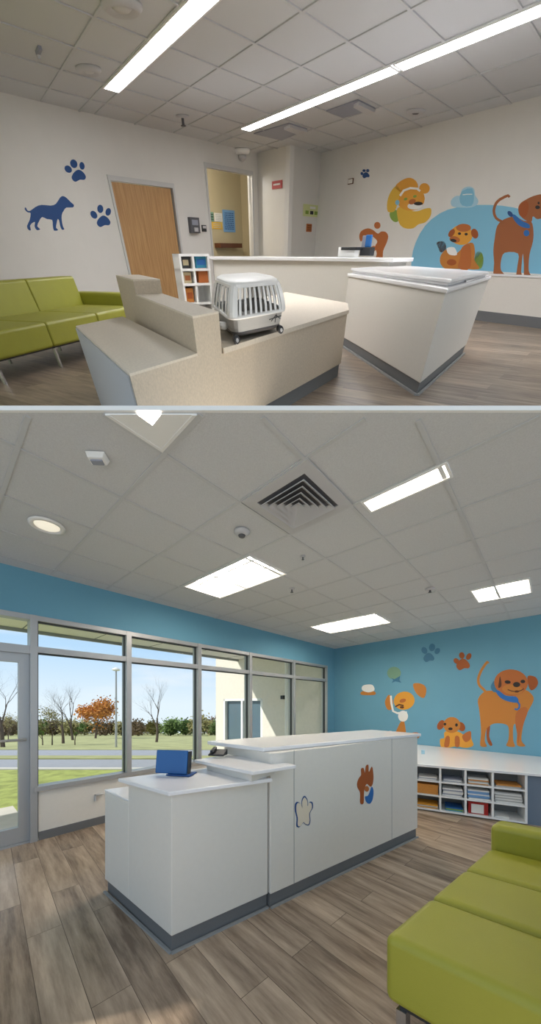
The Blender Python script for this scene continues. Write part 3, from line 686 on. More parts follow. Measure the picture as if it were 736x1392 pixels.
decal(WD, 'paw_hand_decal', 'brown and blue hand-and-paw emblem on the front of the white desk', 'decal', [
    ('hand', M_brown, [spline([(385, 262), (392, 240), (402, 225), (402, 200), (412, 197), (418, 218), (422, 188), (432, 184), (434, 214), (447, 190), (453, 228), (450, 262), (440, 274), (425, 262), (414, 290), (412, 342), (398, 342), (398, 300), (388, 280)], 3)], 0),
    ('paw', M_blueacc, [spline([(446, 274), (453, 290), (450, 325), (438, 345), (424, 338), (418, 316), (430, 312), (438, 296)], 3)], 0),
    ('palm', M_orangeb, [ell(425, 283, 9, 12)], 1)], T5)
# blue monitor
P = B.at(232, 1054, .9); P.z = .902; t = thing('monitor', B, P, 'blue backed computer monitor standing on the low white worktop', 'monitor')
X = Vector((.98, -.18, 0)); Yv = Vector((.18, .98, 0)); Z = Vector((0, 0, 1))
bm = bmesh.new(); obox(bm, P-X*.115+Z*.008, X*.23, Yv*.018+Z*.0, Z*.155+Yv*.02); finish('back_cover', bm, M_bluebk, B, parent=t, bevel=.006)
bm = bmesh.new(); obox(bm, P+X*.116+Z*.012+Yv*.004, X*.016, Yv*.03, Z*.145+Yv*.02); finish('bezel', bm, M_dark, B, parent=t, bevel=.003)
bm = bmesh.new(); obox(bm, P-X*.02-Yv*.03+Z*.001, X*.17, Yv*.12, Z*.008); obox(bm, P-X*.03+Yv*.03, X*.06, Yv*.015, Z*.08); finish('stand', bm, M_navy, B, parent=t, bevel=.003)
# keyboard-like dark object behind the ledge
P = B.at(283, 1028, .99); P.z = .992; t = thing('desk_phone', B, P, 'dark telephone behind the stepped ledge of the desk', 'telephone')
bm = bmesh.new(); hexa(bm, [P, P+X*.12, P+X*.12+Yv*.1, P+Yv*.1, P+Z*.012, P+X*.12+Z*.012, P+X*.12+Yv*.1+Z*.04, P+Yv*.1+Z*.04]); finish('phone_base', bm, M_dark, B, parent=t, bevel=.003)
bm = bmesh.new(); obox(bm, P+Z*.02+Yv*.01+X*.01, X*.03, Yv*.08+Z*.02, Z*.02); finish('handset', bm, M_dark, B, parent=t, bevel=.006)
# grey wall outlet handle under the sill
s, z = WL.sz(265/2+0, 1085); bm = bmesh.new(); wbox(bm, WL, s-.06, s+.03, .34, .35, .0, .03); wbox(bm, WL, s+.02, s+.03, .28, .35, 0, .03)
tag(finish('grab_rail', bm, M_vent, B), 'small bent grey rail on the white wall under the first wide window', 'rail')

# ================================================================== LOWER ROOM: cubby counter
C0 = B.at(563, 1100.2); C1 = B.at(716, 1122)
cd = (C1-C0).normalized(); cb = Vector((-cd.y, cd.x, 0)); WC = Wall(B, C0, C1)
if cb.y < 0: cb = -cb
cub = thing('cubby_shelf', B, (C0+C1)/2, 'low white cubby shelf of open boxes under the mural', 'shelf')
cs = [0]+[WC.sz(px, 1060)[0] for px in (599, 633.5, 670.5)]+[WC.L]
CT = .60; rows = [.035, .22, .40, CT-.03]; DP = .34
bm = bmesh.new()
for s in cs: wbox(bm, WC, s-.011, s+.011, .02, CT-.03, -DP, 0)
finish('upright', bm, M_wtrim, B, parent=cub)
bm = bmesh.new()
for z in rows[:-1]: wbox(bm, WC, 0, WC.L, z-.02, z, -DP, -.002)
finish('shelf_board', bm, M_wtrim, B, parent=cub)
bm = bmesh.new(); wbox(bm, WC, 0, WC.L, .0, CT-.03, -DP-.012, -DP); finish('back_panel', bm, mat('grey_back', (150, 150, 150), .7), B, parent=cub)
ct = bmesh.new(); far0 = WR.hit(540, 1000); far1 = WR.hit(800, 1000)
e0 = WC.pt(-.25, 0, .02); e1 = WC.pt(WC.L+.9, 0, .02)
wl_ = Wall(B, WR.pt(0, 0), WR.pt(5, 0))
def onWR(s, off=.004): q = WR.pt(s, 0, off); return Vector((q.x, q.y, 0))
prism(ct, [e0, e1, onWR(4.6), onWR(1.6)], CT-.03, CT); tag(finish('counter_top', ct, M_top, B, bevel=.004), 'deep white counter top over the cubbies along the mural wall', 'counter top')
bm = bmesh.new(); wbox(bm, WC, WC.L+.02, WC.L+.8, .0, CT-.031, -.08, -.05); tag(finish('end_panel', bm, M_slate, B), 'slate grey panel right of the cubbies behind the green sofa', 'panel')
def cbox(name, col, row, x0, x1, h, d0, d1, m, label, cat, group=None, extra=None, z=None, bevel=.003):
    s0 = cs[col]+.013; wd = cs[col+1]-cs[col]-.026; zz = (rows[row]+.0005) if z is None else z
    bm = bmesh.new(); wbox(bm, WC, s0+wd*x0, s0+wd*x1, zz, zz+h, -d1, -d0)
    return finish(name, bm, m, B, bevel=bevel), s0, wd, zz
def stack(col, row, x0, x1, n, th, ms, label, cat, group, name='paper_stack'):
    """a stack of loose sheets or folders; the layers jog a little"""
    s0 = cs[col]+.013; wd = cs[col+1]-cs[col]-.026; z = rows[row]+.0005
    t = thing(name, B, WC.pt(s0+wd*(x0+x1)/2, z, -.12), label, cat, group)
    for i_ in range(n):
        j = random.uniform(-.03, .03); bm = bmesh.new(); wbox(bm, WC, s0+wd*max(x0+j, .01), s0+wd*min(x1+j, .99), z, z+th*.93, -.26, -.03+j*.3); z += th
        finish('sheaf', bm, ms[i_ % len(ms)], B, parent=t)
stack(0, 2, .15, .9, 3, .012, [M_paper, M_ventb], 'thin pile of papers in the top row, leftmost cubby', 'papers', None)
stack(1, 2, .1, .9, 3, .013, [M_ventb, M_paper], 'thin pile of papers in the top row, second cubby from the left', 'papers', None)
stack(2, 2, .08, .92, 6, .014, [M_wick, M_paper, M_tray], 'mixed folders in the top row, third cubby from the left', 'papers', None)
stack(3, 2, .08, .9, 2, .018, [M_tray, M_wick], 'thin folders in the top row, rightmost cubby', 'papers', None)
stack(1, 1, .06, .94, 6, .016, [M_paper, M_ventb, M_paper], 'pile of white papers in the middle row, second cubby from the left', 'papers', None)
stack(2, 1, .06, .95, 7, .016, [M_paper, M_paperb, M_paperb], 'pile of blue edged papers in the middle row, third cubby from the left', 'papers', None)
stack(3, 1, .05, .95, 8, .015, [M_paper, M_tray], 'tall pile of cream papers in the middle row, rightmost cubby', 'papers', None)
stack(0, 0, .1, .95, 3, .016, [M_yell2, M_tray], 'yellow topped folders in the bottom row, leftmost cubby', 'folders', None)
stack(1, 0, .2, .95, 3, .016, [M_teal2, M_lime, M_bluebk], 'teal and green folders in the bottom row, second cubby from the left', 'folders', None)
stack(3, 0, .05, .5, 2, .01, [M_paper], 'few sheets in the bottom row, rightmost cubby', 'papers', None)
o_, s0, wd, zz = cbox('storage_basket', 0, 1, .08, .96, .115, .02, .27, M_wick, '', '')
o_.data.transform(Matrix.Identity(4)); tag(o_, 'amber woven basket in the middle row of the cubby shelf', 'basket')
bm = bmesh.new(); wbox(bm, WC, s0+wd*.06, s0+wd*.98, zz+.108, zz+.12, -.275, -.015); finish('basket_rim', bm, M_wick, B, parent=o_, bevel=.002)
s0 = cs[2]+.013; wd = cs[3]-cs[2]-.026; zz = rows[0]+.001
t = thing('file_box', B, WC.pt(s0+wd*.5, zz, -.1), 'red file box holding a white sheet in the bottom row of cubbies', 'box')
bm = bmesh.new(); wbox(bm, WC, s0+wd*.08, s0+wd*.9, zz, zz+.145, -.22, -.05); finish('box_body', bm, M_red, B, parent=t, bevel=.003)
bm = bmesh.new(); wbox(bm, WC, s0+wd*.2, s0+wd*.72, zz+.012, zz+.12, -.05, -.046); finish('sheet', bm, M_paper, B, parent=t)
# small blue-white notice box on the ledge by the desk end
P = B.at(573, 1025, CT+.001); bm = bmesh.new(); obox(bm, P, cd*.05, cb*.04, (0, 0, .06)); tag(finish('tissue_box', bm, M_sky2, B, bevel=.004), 'tiny pale blue box on the counter top at the desk end', 'box')

# ================================================================== sofas
def cushion(bm, P, a_, b_, c_): obox(bm, P, a_, b_, c_)
def sofa(room, S0, al, ac, nseat, seat_l, depth, zb, zs, zback, label, arm_end, first_gap=0, back_t=.16, leg_m=M_chrome, arm_h=.17, legs_at=None, back_lean=.06, arm_l=.12, rise=0):
    """S0 front corner at the near end; al along, ac from front towards the back"""
    t = thing('sofa', room, (S0.x, S0.y, 0), label, 'sofa')
    Z = Vector((0, 0, 1)); S = Vector((S0.x, S0.y, 0))
    for i_ in range(nseat):
        bm = bmesh.new(); P = S+al*(seat_l*i_+.004); cushion(bm, P+Z*zb, al*(seat_l-.008), ac*depth, Z*(zs-zb)); finish('seat', bm, M_green, room, parent=t, bevel=.035, seg=4, smooth=True)
        bm = bmesh.new(); P = S+al*(seat_l*i_+.004)+ac*(depth-.0); hexa(bm, [P+Z*(zs-.2), P+al*(seat_l-.008)+Z*(zs-.2), P+al*(seat_l-.008)+ac*back_t+Z*(zs-.2), P+ac*back_t+Z*(zs-.2),
             P+ac*back_lean+Z*zback, P+al*(seat_l-.008)+ac*back_lean+Z*zback, P+al*(seat_l-.008)+ac*(back_t+back_lean)+Z*zback, P+ac*(back_t+back_lean)+Z*zback])
        finish('backrest', bm, M_green, room, parent=t, bevel=.03, seg=4, smooth=True)
    bm = bmesh.new(); obox(bm, S+ac*.05+al*.03+Z*(zb-.015), al*(seat_l*nseat-.06), ac*(depth-.08), Z*.014); finish('underframe', bm, M_dark, room, parent=t)
    if arm_end:
        bm = bmesh.new(); P = S+al*(seat_l*nseat+.002); cushion(bm, P+Z*zb, al*arm_l, ac*(depth+back_t), Z*(zs+arm_h-zb)); finish('armrest', bm, M_green, room, parent=t, bevel=.04, seg=5, smooth=True)
    for f in legs_at:
        for q in (.06, depth-.06):
            P = S+al*(f*seat_l*nseat+.03)+ac*q; bm = bmesh.new(); obox(bm, P-al*.018-ac*.018, al*.036, ac*.036, Z*(zb-.015)); finish('leg', bm, leg_m, room, parent=t)
    return t
# lower room sofa
Sb = B.at(521, 1270, .45); al = Vector((math.sin(math.radians(52)), math.cos(math.radians(52)), 0)); ac = Vector((math.sin(math.radians(129)), math.cos(math.radians(129)), 0))
sofa(B, Sb, al, ac, 3, .41, .56, .18, .45, .85, 'lime green vinyl sofa at the lower right, nearest the viewer', True, legs_at=(.005, .5, .99), arm_h=.15, arm_l=.16)

# ================================================================== UPPER ROOM (A): shell
ca = A.at(0, 125, A_H); cb1 = A.at(350, 208, A_H); cb2 = A.at(395, 197, A_H); cb3 = A.at(437, 208, A_H); cc = A.at(736, 130, A_H)
AL = Wall(A, cb1, ca)               # left wall, s from the far corner
AJ = Wall(A, cb1, cb2)              # facing wall by the corridor
AK = Wall(A, cb2, cb3)              # return wall with notices
AR = Wall(A, cb3, cc)               # mural wall
planksA = plank_mat('vinyl_planks_upper', math.radians(35), (96, 82, 70), (172, 154, 134), .36, 2.6, .4)
bm = bmesh.new(); prism(bm, [(-9, 4.2), (9, 4.2), (9, 5.5), AR.pt(AR.L*1.6, 0), cb3+Vector((0, .6, 0)), cb1+Vector((0, .6, 0)), AL.pt(AL.L*1.45, 0), (-9, 5.5)], -.05, 0); struct('floor', bm, planksA, A)
hl = AL.pt(AL.L*1.75, 0); hr = AR.pt(AR.L*2.1, 0)
bm = bmesh.new(); prism(bm, [hl, hl+Vector((0, -3, 0)), (-5.5, 2.2), (5.5, 2.2), hr+Vector((0, -3, 0)), hr, cb3, cb2, cb1], A_H, A_H+.05)
clA = struct('ceiling', bm, M_ceil, A)
uA = (ca-cb1); uA = -uA.normalized(); vA = AR.u       # uA towards the far corner; s,t measured from ca
dt = uA.x*vA.y-uA.y*vA.x
def st(x, y):
    P = A.at(x, y, A_H)-ca; return ((P.x*vA.y-P.y*vA.x)/dt, (uA.x*P.y-uA.y*P.x)/dt)
def gA(s, t_, z=A_H): q = ca+uA*s+vA*t_; return Vector((q.x, q.y, z))
def line_through(*px):
    v = [st(*p) for p in px]; return v
bm = bmesh.new()
insA = lambda q: (q-AL.p0).dot(AL.n) > 0 and (q-AR.p0).dot(AR.n) > 0 and q.y > 2.4 and abs(q.x) < 9
s_lines = [st(*p)[0] for p in ((20, 60), (72, 95), (145, 118), (172, 128), (250, 95), (325, 80), (400, 82), (470, 112))]
s_lines += [st(480, 128)[0], st(600, 75)[0]+.05, st(655, 92)[0], st(720, 60)[0]]
s_lines = []
t_lines = []
for p in ((18, 40), (84, 50), (148, 120), (163, 126), (245, 92), (330, 77), (405, 76), (470, 60)): s_lines.append(st(*p)[0])
for p in ((528, 86), (560, 104), (640, 75)): pass
sA1 = sorted(s_lines)
s_lines = sA1+[st(520, 97)[0], st(535, 100)[0], st(600, 123)[0]]
for p in ((90, 60), (100, 90), (100, 115), (255, 45), (330, 30), (450, 30), (520, 72), (600, 80), (662, 98), (720, 100)): t_lines.append(st(*p)[1])
# even spacing fitted to the photographed grid
s_lines = [-3.4, -2.0, -.6, .78, 1.62, 1.98, 3.05, 4.2, 5.4, 5.8, 7.1, 8.6]
sw = AL.L/ (cb1-ca).length
SC = (cb1-ca).length/7.55
s_lines = [q*SC for q in s_lines]
t_lines = [q*SC for q in (-0.2, 1.0, 2.15, 3.25, 4.4, 5.55, 6.7, 7.85, 9.0, 10.2, 11.4, 12.6)]
gw = .05
for s in s_lines:
    P = gA(s, 0, 0); r = clip_line(P, vA, insA, 30, .08)
    if r: obox(bm, P+vA*r[0]-uA*gw/2+Vector((0, 0, A_H-.012)), vA*(r[1]-r[0]), uA*gw, (0, 0, .011))
for t_ in t_lines:
    P = gA(0, t_, 0); r = clip_line(P, uA, insA, 30, .08)
    if r: obox(bm, P+uA*r[0]-vA*gw/2+Vector((0, 0, A_H-.013)), uA*(r[1]-r[0]), vA*gw, (0, 0, .011))
clA['_org'] = [0, 0, 0]; finish('ceiling_grid', bm, M_grid, A, parent=clA)
# door openings in the left wall
def seg(W, x0, x1, row): return W.sz(x0, row)[0], W.sz(x1, row)[0]
dA = seg(AL, 242, 165, 315); zA = AL.sz(203, 252)[1]
dB = seg(AL, 343, 285, 285); zB = AL.sz(312, 233)[1]
bm = bmesh.new(); LW = AL.L*1.8
for s0, s1, z0, z1 in ((-.0, dB[0], 0, A_H), (dB[1], dA[0], 0, A_H), (dA[1], LW, 0, A_H), (dB[0], dB[1], zB, A_H), (dA[0], dA[1], zA, A_H)): wbox(bm, AL, s0, s1, z0, z1, -.16, 0)
struct('wall_left', bm, M_wallw, A)
bm = bmesh.new(); wbox(bm, AJ, 0, AJ.L, 0, A_H, -.16, 0); struct('wall_front', bm, M_wallw, A)
bm = bmesh.new(); wbox(bm, AK, 0, AK.L, 0, A_H, -.16, 0); struct('wall_corner', bm, M_wallw, A)
bm = bmesh.new(); wbox(bm, AR, 0, AR.L*1.9, 0, A_H, -.16, 0); struct('wall_right', bm, M_wallw, A)
# door leaf
def frame(W, s0, s1, z1, w_=.1, name='trim_2'):
    bm = bmesh.new(); wbox(bm, W, s0-w_, s0, 0, z1+w_, -.1, .03); wbox(bm, W, s1, s1+w_, 0, z1+w_, -.1, .03); wbox(bm, W, s0, s1, z1, z1+w_, -.1, .03)
    return struct(name, bm, M_frameA, A)
frame(AL, dA[0], dA[1], zA, .07, 'trim_2'); frame(AL, dB[0], dB[1], zB, .07, 'trim_3')
bm = bmesh.new(); wbox(bm, AL, dA[0]+.01, dA[1]-.01, .02, zA-.01, -.09, -.04); o = struct('door_2', bm, M_doorw, A); o['_org'] = [0, 0, 0]
bm = bmesh.new(); wbox(bm, AL, dA[0]+.012, dA[0]+.03, .02, zA-.01, -.04, -.036); finish('edge_shadow_gap', bm, M_kick, A, parent=o); o.children[0].name = 'edge_shadow_strip'  # grey strip stands in for the dark shadow gap along the door edge
bm = bmesh.new(); P = AL.pt(dA[0]+.14, .95, -.04); cyl(bm, P, P+AL.n*.07, .02); cyl(bm, P+AL.n*.06, P+AL.n*.06+AL.u*.16, .013); finish('door_handle', bm, M_chrome, A, parent=o, smooth=True)
# room behind the open doorway: tan walls
bw = Wall(A, AL.pt(dB[0]-1.2, 0, -2.6), AL.pt(dB[1]+2.6, 0, -2.6))
bm = bmesh.new()
wbox(bm, AL, dB[0]-1.9, dB[1]+1.6, 0, A_H, -2.1, -2.0)
wbox(bm, AL, dB[0]-2.0, dB[0]-1.9, 0, A_H, -2.1, -.161); wbox(bm, AL, dB[1]+1.6, dB[1]+1.7, 0, A_H, -2.1, -.161)
struct('wall_inner', bm, M_tan, A)
bm = bmesh.new(); wbox(bm, AL, dB[0]-2, dB[1]+1.7, zB+.25, zB+.3, -2.0, -.161); struct('ceiling_inner', bm, M_tan, A).name = 'ceiling.002'
bm = bmesh.new(); wbox(bm, AL, dB[0]-2, dB[1]+1.7, -.05, 0, -2.1, -.161); struct('floor', bm, planksA, A)
la = bpy.data.lights.new('inner_fill_light', 'POINT'); la.energy = 60; la.shadow_soft_size = .2; la.color = (1, .97, .92)  # added point light without a fitting, brightens the room behind the doorway
lo_ = bpy.data.objects.new('inner_fill_light', la); COL.objects.link(lo_); lo_.location = A.M @ AL.pt((dB[0]+dB[1])/2+.2, zB+.1, -1.0)
AI = Wall(A, AL.pt(dB[0]-.9, 0, -2.0), AL.pt(dB[1]+1.6, 0, -2.0))
T1 = crop(240, 200, 3.68)
def poster(W, q, m, name, label, cat, th=.012, lines=0, lm=None, frame_m=None, off=0.0):
    """flat sheet on a wall, from its four frame corners x0,y0,x1,y1"""
    x0, y0, x1, y1 = q; s0, _ = W.sz(x0, (y0+y1)/2); s1, _ = W.sz(x1, (y0+y1)/2); xm = (x0+x1)/2; _, z1 = W.sz(xm, y0); _, z0 = W.sz(xm, y1)
    s0, s1 = min(s0, s1), max(s0, s1); bm = bmesh.new(); wbox(bm, W, s0, s1, z0, z1, .0005+off, th+off)
    t = thing(name, W.room, W.pt((s0+s1)/2, z0, 0), label, cat)
    finish('sheet' if not frame_m else 'frame', bm, frame_m or m, W.room, parent=t)
    if frame_m:
        bm = bmesh.new(); d = min(s1-s0, z1-z0)*.12; wbox(bm, W, s0+d, s1-d, z0+d, z1-d, th+off, th+off+.002); finish('picture', bm, m, W.room, parent=t)
    if lines:
        bm = bmesh.new(); dw = (s1-s0)*.12; text_bars(bm, W, s0+dw, s1-dw, z0+(z1-z0)*.1, z0+(z1-z0)*.9, lines, th+off+.002); finish('print', bm, lm or M_dark, W.room, parent=t)
    return t, (s0, s1, z0, z1)
def Tq(x0, y0, x1, y1): p, q = T1((x0, y0)), T1((x1, y1)); return (p[0], p[1], q[0], q[1])
poster(AI, Tq(233, 315, 292, 425), M_paperb, 'poster', 'blue printed poster on the tan wall inside the open doorway', 'poster', lines=9, lm=M_navy)
poster(AI, Tq(190, 330, 228, 372), M_paper, 'notice', 'upper pale notice left of the blue poster in the doorway', 'notice', lines=4, lm=M_tray)
poster(AI, Tq(178, 376, 228, 410), M_yellow, 'notice', 'lower tan notice left of the blue poster in the doorway', 'notice', lines=3, lm=M_tray)
poster(AI, Tq(166, 325, 186, 372), M_sage, 'notice', 'small dark green edged notice, leftmost inside the doorway', 'notice', lines=3)
s0, z0 = AI.sz(*T1((300, 490))); s1, z1 = AI.sz(*T1((190, 480)))
bm = bmesh.new(); wbox(bm, AI, min(s0, s1), max(s0, s1), z1-.1, z1, .001, .3); tag(finish('side_table', bm, M_brownd, A), 'brown table top behind the counter inside the open doorway', 'table')
# wall devices
t, q = poster(AL, Tq(60, 352, 105, 430), M_ventd, 'soap_dispenser', 'grey and black sanitizer dispenser on the wall between the doors', 'dispenser', th=.10)
bm = bmesh.new(); wbox(bm, AL, q[0]+(q[1]-q[0])*.2, q[1]-(q[1]-q[0])*.15, q[2]+(q[3]-q[2])*.5, q[3]-.04, .10, .12); finish('cover', bm, M_ventb, A, parent=t, bevel=.008)
bm = bmesh.new(); wbox(bm, AL, q[0]+(q[1]-q[0])*.3, q[1]-(q[1]-q[0])*.3, q[2]+.02, q[2]+(q[3]-q[2])*.35, .10, .14); finish('nozzle', bm, M_vent, A, parent=t, bevel=.008)
t, q = poster(AL, Tq(126, 390, 146, 423), M_dark, 'card_reader', 'small black card reader beside the open doorway', 'card reader', th=.04)
bm = bmesh.new(); wbox(bm, AL, q[0]+.02, q[1]-.02, (q[2]+q[3])/2, q[3]-.015, .04, .045); finish('reader_face', bm, M_vent, A, parent=t)
t, q = poster(AJ, Tq(482, 168, 531, 208), M_red, 'exit_sign', 'red sign with a white line of print on the facing wall', 'sign', th=.03)
bm = bmesh.new(); zc = (q[2]+q[3])/2; text_bars(bm, AJ, q[0]+.08, q[1]-.08, zc-.03, zc+.04, 1, .03, .004); finish('lettering', bm, M_wht, A, parent=t)
t, q = poster(AK, Tq(634, 288, 712, 348), mat('pale_green_paper', (214, 220, 160), .7), 'notice_board', 'pale yellow-green notice board with photos on the return wall', 'notice board', th=.02)
for fx, m_ in ((.12, M_lime), (.42, M_dark), (.70, M_lime)):
    bm = bmesh.new(); wd_ = q[1]-q[0]; wbox(bm, AK, q[0]+wd_*fx, q[0]+wd_*(fx+.2), q[2]+.04, q[2]+(q[3]-q[2])*.48, .02, .024); finish('photo', bm, m_, A, parent=t)
bm = bmesh.new(); wbox(bm, AK, q[0]+wd_*.4, q[0]+wd_*.75, q[3]-(q[3]-q[2])*.35, q[3]-(q[3]-q[2])*.15, .02, .024); finish('heading', bm, M_wht, A, parent=t)
poster(AK, Tq(650, 384, 674, 424), M_orangeb, 'wall_plaque', 'small brown shield plaque under the notice board', 'plaque', th=.03, lines=3, lm=M_brownd)
T2 = crop(470, 220, 2.767); p, q_ = T2((12, 63)), T2((30, 84))
poster(AR, (p[0], p[1], q_[0], q_[1]), M_paper, 'light_switch', 'tiny brown framed switch plate left of the small blue paw', 'switch', th=.03, frame_m=M_brownd)

# ---- decals, left wall
T3a = crop(20, 200, 4.907)
decal(AL, 'dog_silhouette', 'solid navy blue dog silhouette on the white wall above the sofa', 'wall decal', [('body', M_navy, [spline([(68, 403), (76, 405), (84, 422), (104, 424), (140, 398), (180, 385), (240, 390), (275, 378), (300, 340), (320, 326), (345, 338), (375, 368), (394, 385), (388, 402), (345, 403), (328, 422), (314, 450), (314, 490), (322, 530), (331, 548), (314, 550), (302, 520), (296, 488), (286, 480), (279, 510), (276, 538), (290, 553), (262, 557), (254, 520), (250, 486), (215, 480), (182, 466), (162, 495), (150, 528), (170, 547), (148, 554), (132, 528), (136, 500), (118, 505), (102, 525), (108, 554), (92, 552), (82, 526), (100, 485), (106, 440), (88, 436), (68, 418)], 2)], 0)], T3a)
paw(AL, 'navy paw print highest on the left wall, above the dog silhouette', M_navy, [(357, 147, 21, 28, -.8), (394, 111, 23, 30, -.4), (449, 125, 17, 26, -.2)], (426, 190, 46), T3a)
paw(AL, 'navy paw print just left of the wooden door', M_navy, [(528, 451, 20, 29, -.6), (571, 412, 20, 28, -.1), (624, 432, 18, 26, .2)], (592, 494, 44), T3a)
# ---- decals, mural wall
paw(AR, 'small navy paw print high on the wall left of the yellow dog', M_navy, [(62, 44, 5, 6, 0), (70, 33, 6, 5, 0), (84, 33, 6, 6, 0)], (77, 50, 13), T2)
decal(AR, 'blue_dome_decal', 'big sky blue half-round shape behind the dogs in the upper view', 'wall decal', [('dome', M_sky, [[(247, 402), (249, 370), (254, 335), (265, 302), (280, 270), (300, 240), (325, 215), (355, 194), (385, 180), (420, 171), (460, 165), (500, 162), (545, 162), (590, 165), (635, 172), (690, 186), (740, 205), (780, 230), (812, 262), (836, 300), (848, 350), (850, 428), (500, 409)]], 0)], T2)
decal(AR, 'dog_decal', 'tall brown dog with a blue scarf standing on the white ledge in the upper view', 'wall decal', [
    ('body', M_choc, [spline([(572, 240), (600, 215), (640, 206), (672, 222), (700, 225), (708, 260), (706, 300), (693, 350), (690, 408), (699, 431), (674, 430), (672, 390), (668, 345), (662, 415), (668, 434), (644, 434), (648, 390), (650, 345), (600, 342), (586, 372), (586, 408), (604, 430), (560, 431), (560, 380), (557, 335), (562, 290)], 3)], 1),
    ('tail', M_choc, [stroke(spline([(618, 133), (590, 137), (568, 155), (559, 185), (568, 212), (592, 226), (592, 226)], 3)[:-3], 10)], 1),
    ('head', M_choc, [spline([(652, 190), (656, 160), (680, 142), (710, 128), (745, 122), (775, 135), (780, 170), (760, 200), (725, 216), (706, 205), (700, 226), (672, 216)], 3)], 2),
    ('ear', M_brown, [spline([(652, 188), (655, 162), (684, 148), (690, 175), (678, 208), (660, 205)], 3)], 3),
    ('eye', M_blk, [ell(728, 155, 4, 5)], 4), ('nose', M_blk, [ell(724, 171, 9, 7)], 4),
    ('scarf', M_blueacc, [spline([(628, 200), (640, 200), (665, 222), (692, 235), (692, 250), (660, 243), (638, 222)], 3)], 4),
    ('knot', M_navy, [ell(621, 196, 8, 13, -.7)], 4), ('tag', M_blueacc, [ell(682, 268, 11, 12)], 4)], T2)
decal(AR, 'puppy_decal', 'seated spotted puppy in front of the blue half-round, above the white counter', 'wall decal', [
    ('body', M_orange, [spline([(358, 355), (372, 335), (392, 325), (412, 345), (430, 335), (450, 312), (480, 305), (488, 340), (486, 370), (505, 400), (480, 405), (455, 402), (425, 403), (395, 402), (372, 400), (357, 380)], 3)], 1),
    ('head', M_yell2, [ell(437, 275, 42, 38)], 2), ('ear', M_brown, [ell(400, 268, 10, 17, .6)], 3), ('ear', M_brown, [ell(487, 270, 13, 19, -.3)], 3),
    ('forelock', M_orangeb, [ell(445, 248, 28, 15)], 3), ('muzzle', M_orangeb, [ell(412, 292, 20, 12, .2)], 3), ('nose', M_blk, [ell(407, 296, 12, 6, .2)], 4),
    ('eye', M_blk, [ell(430, 270, 6, 5)], 4), ('eye', M_blk, [ell(455, 272, 6, 5)], 4), ('tail', M_brownd, [spline([(344, 303), (372, 300), (379, 328), (360, 341), (350, 325)], 3)], 0),
    ('chest_patch', M_wht, [spline([(382, 325), (410, 322), (420, 350), (390, 348)], 3)], 3), ('leg', M_orangeb, [spline([(440, 320), (470, 315), (470, 400), (425, 400), (432, 360)], 3)], 2),
    ('spot', M_brown, [ell(400, 378, 18, 12)], 2), ('leaf', M_lime, [ell(503, 370, 17, 34)], 0)], T2)
decal(AR, 'dog_decal', 'mustard yellow dog head and body with a white headband on the upper mural wall', 'wall decal', [
    ('body', M_yellow, [spline([(196, 175), (225, 165), (245, 182), (270, 186), (300, 176), (322, 176), (320, 205), (300, 228), (275, 235), (255, 250), (225, 250), (205, 235), (196, 205)], 3)], 1),
    ('head', M_yell2, [ell(245, 138, 54, 46)], 2), ('ear', M_yellow, [spline([(160, 187), (158, 150), (170, 115), (190, 92), (208, 108), (198, 150), (185, 185)], 3)], 3),
    ('cap', M_yell2, [spline([(188, 92), (215, 68), (245, 60), (268, 75), (272, 100), (240, 100), (205, 112)], 3)], 3), ('ear', M_yell2, [ell(298, 100, 20, 20)], 3),
    ('bib', M_lime, [spline([(168, 190), (195, 182), (200, 220), (185, 226), (170, 212)], 3)], 0), ('headband', M_wht, [stroke([(206, 128), (220, 108), (245, 99), (270, 101), (282, 110)], 8)], 5),
    ('ear_tag', M_sky, [ell(196, 153, 8, 10)], 5), ('muzzle', M_wht, [ell(262, 165, 28, 14, -.1)], 4), ('nose', M_blk, [ell(275, 157, 17, 7)], 5), ('snout', M_orangeb, [ell(252, 150, 14, 10, -.4)], 5),
    ('eye', M_lime, [ell(227, 140, 7, 5, -.4)], 5), ('eye', M_lime, [ell(262, 130, 7, 5, -.4)], 5)], T2)
decal(AR, 'cloud_decal', 'pale blue cloud shape above the blue half-round', 'wall decal', [
    ('cloud', M_sky2, [spline([(400, 165), (398, 145), (415, 129), (432, 126), (440, 103), (465, 93), (484, 102), (488, 125), (500, 145), (494, 162), (470, 172), (420, 171)], 3)], 1),
    ('panel', M_sky, [spline([(440, 110), (478, 100), (484, 140), (474, 166), (440, 164), (430, 140)], 2)], 2), ('line', M_wht, [stroke([(442, 124), (460, 122), (478, 122)], 3)], 3)], T2)
decal(AR, 'figure_decal', 'orange looping figure shape just behind the counter equipment', 'wall decal', [
    ('body', M_orangeb, [spline([(52, 280), (60, 260), (85, 250), (106, 258), (122, 270), (135, 262), (152, 264), (161, 280), (155, 305), (142, 335), (138, 372), (112, 372), (118, 345), (112, 318), (120, 300), (108, 285), (92, 276), (72, 285), (58, 300)], 3)], 0),
    ('head', M_orangeb, [ell(120, 239, 12, 13)], 0), ('hand', M_orangeb, [spline([(92, 325), (108, 316), (116, 328), (104, 338)], 3)], 0)], T2)

# ---- long white ledge below the mural
s0 = AR.sz(560, 380)[0]; 
led = thing('wall_ledge', A, AR.pt(s0, 0, .1), 'long white boxed ledge with a grey base along the mural wall in the upper view', 'ledge')
zl_ = AR.sz(700, 373)[1]
bm = bmesh.new(); wbox(bm, AR, s0-2, AR.L*1.5, .16, zl_-.03, .001, .18); finish('ledge_body', bm, M_white, A, parent=led)
bm = bmesh.new(); wbox(bm, AR, s0-2, AR.L*1.5, zl_-.03, zl_, .001, .2); finish('ledge_top', bm, M_top, A, parent=led, bevel=.005)
bm = bmesh.new(); wbox(bm, AR, s0-2, AR.L*1.5, 0, .16, .001, .19); finish('base_strip', bm, M_kick, A, parent=led)

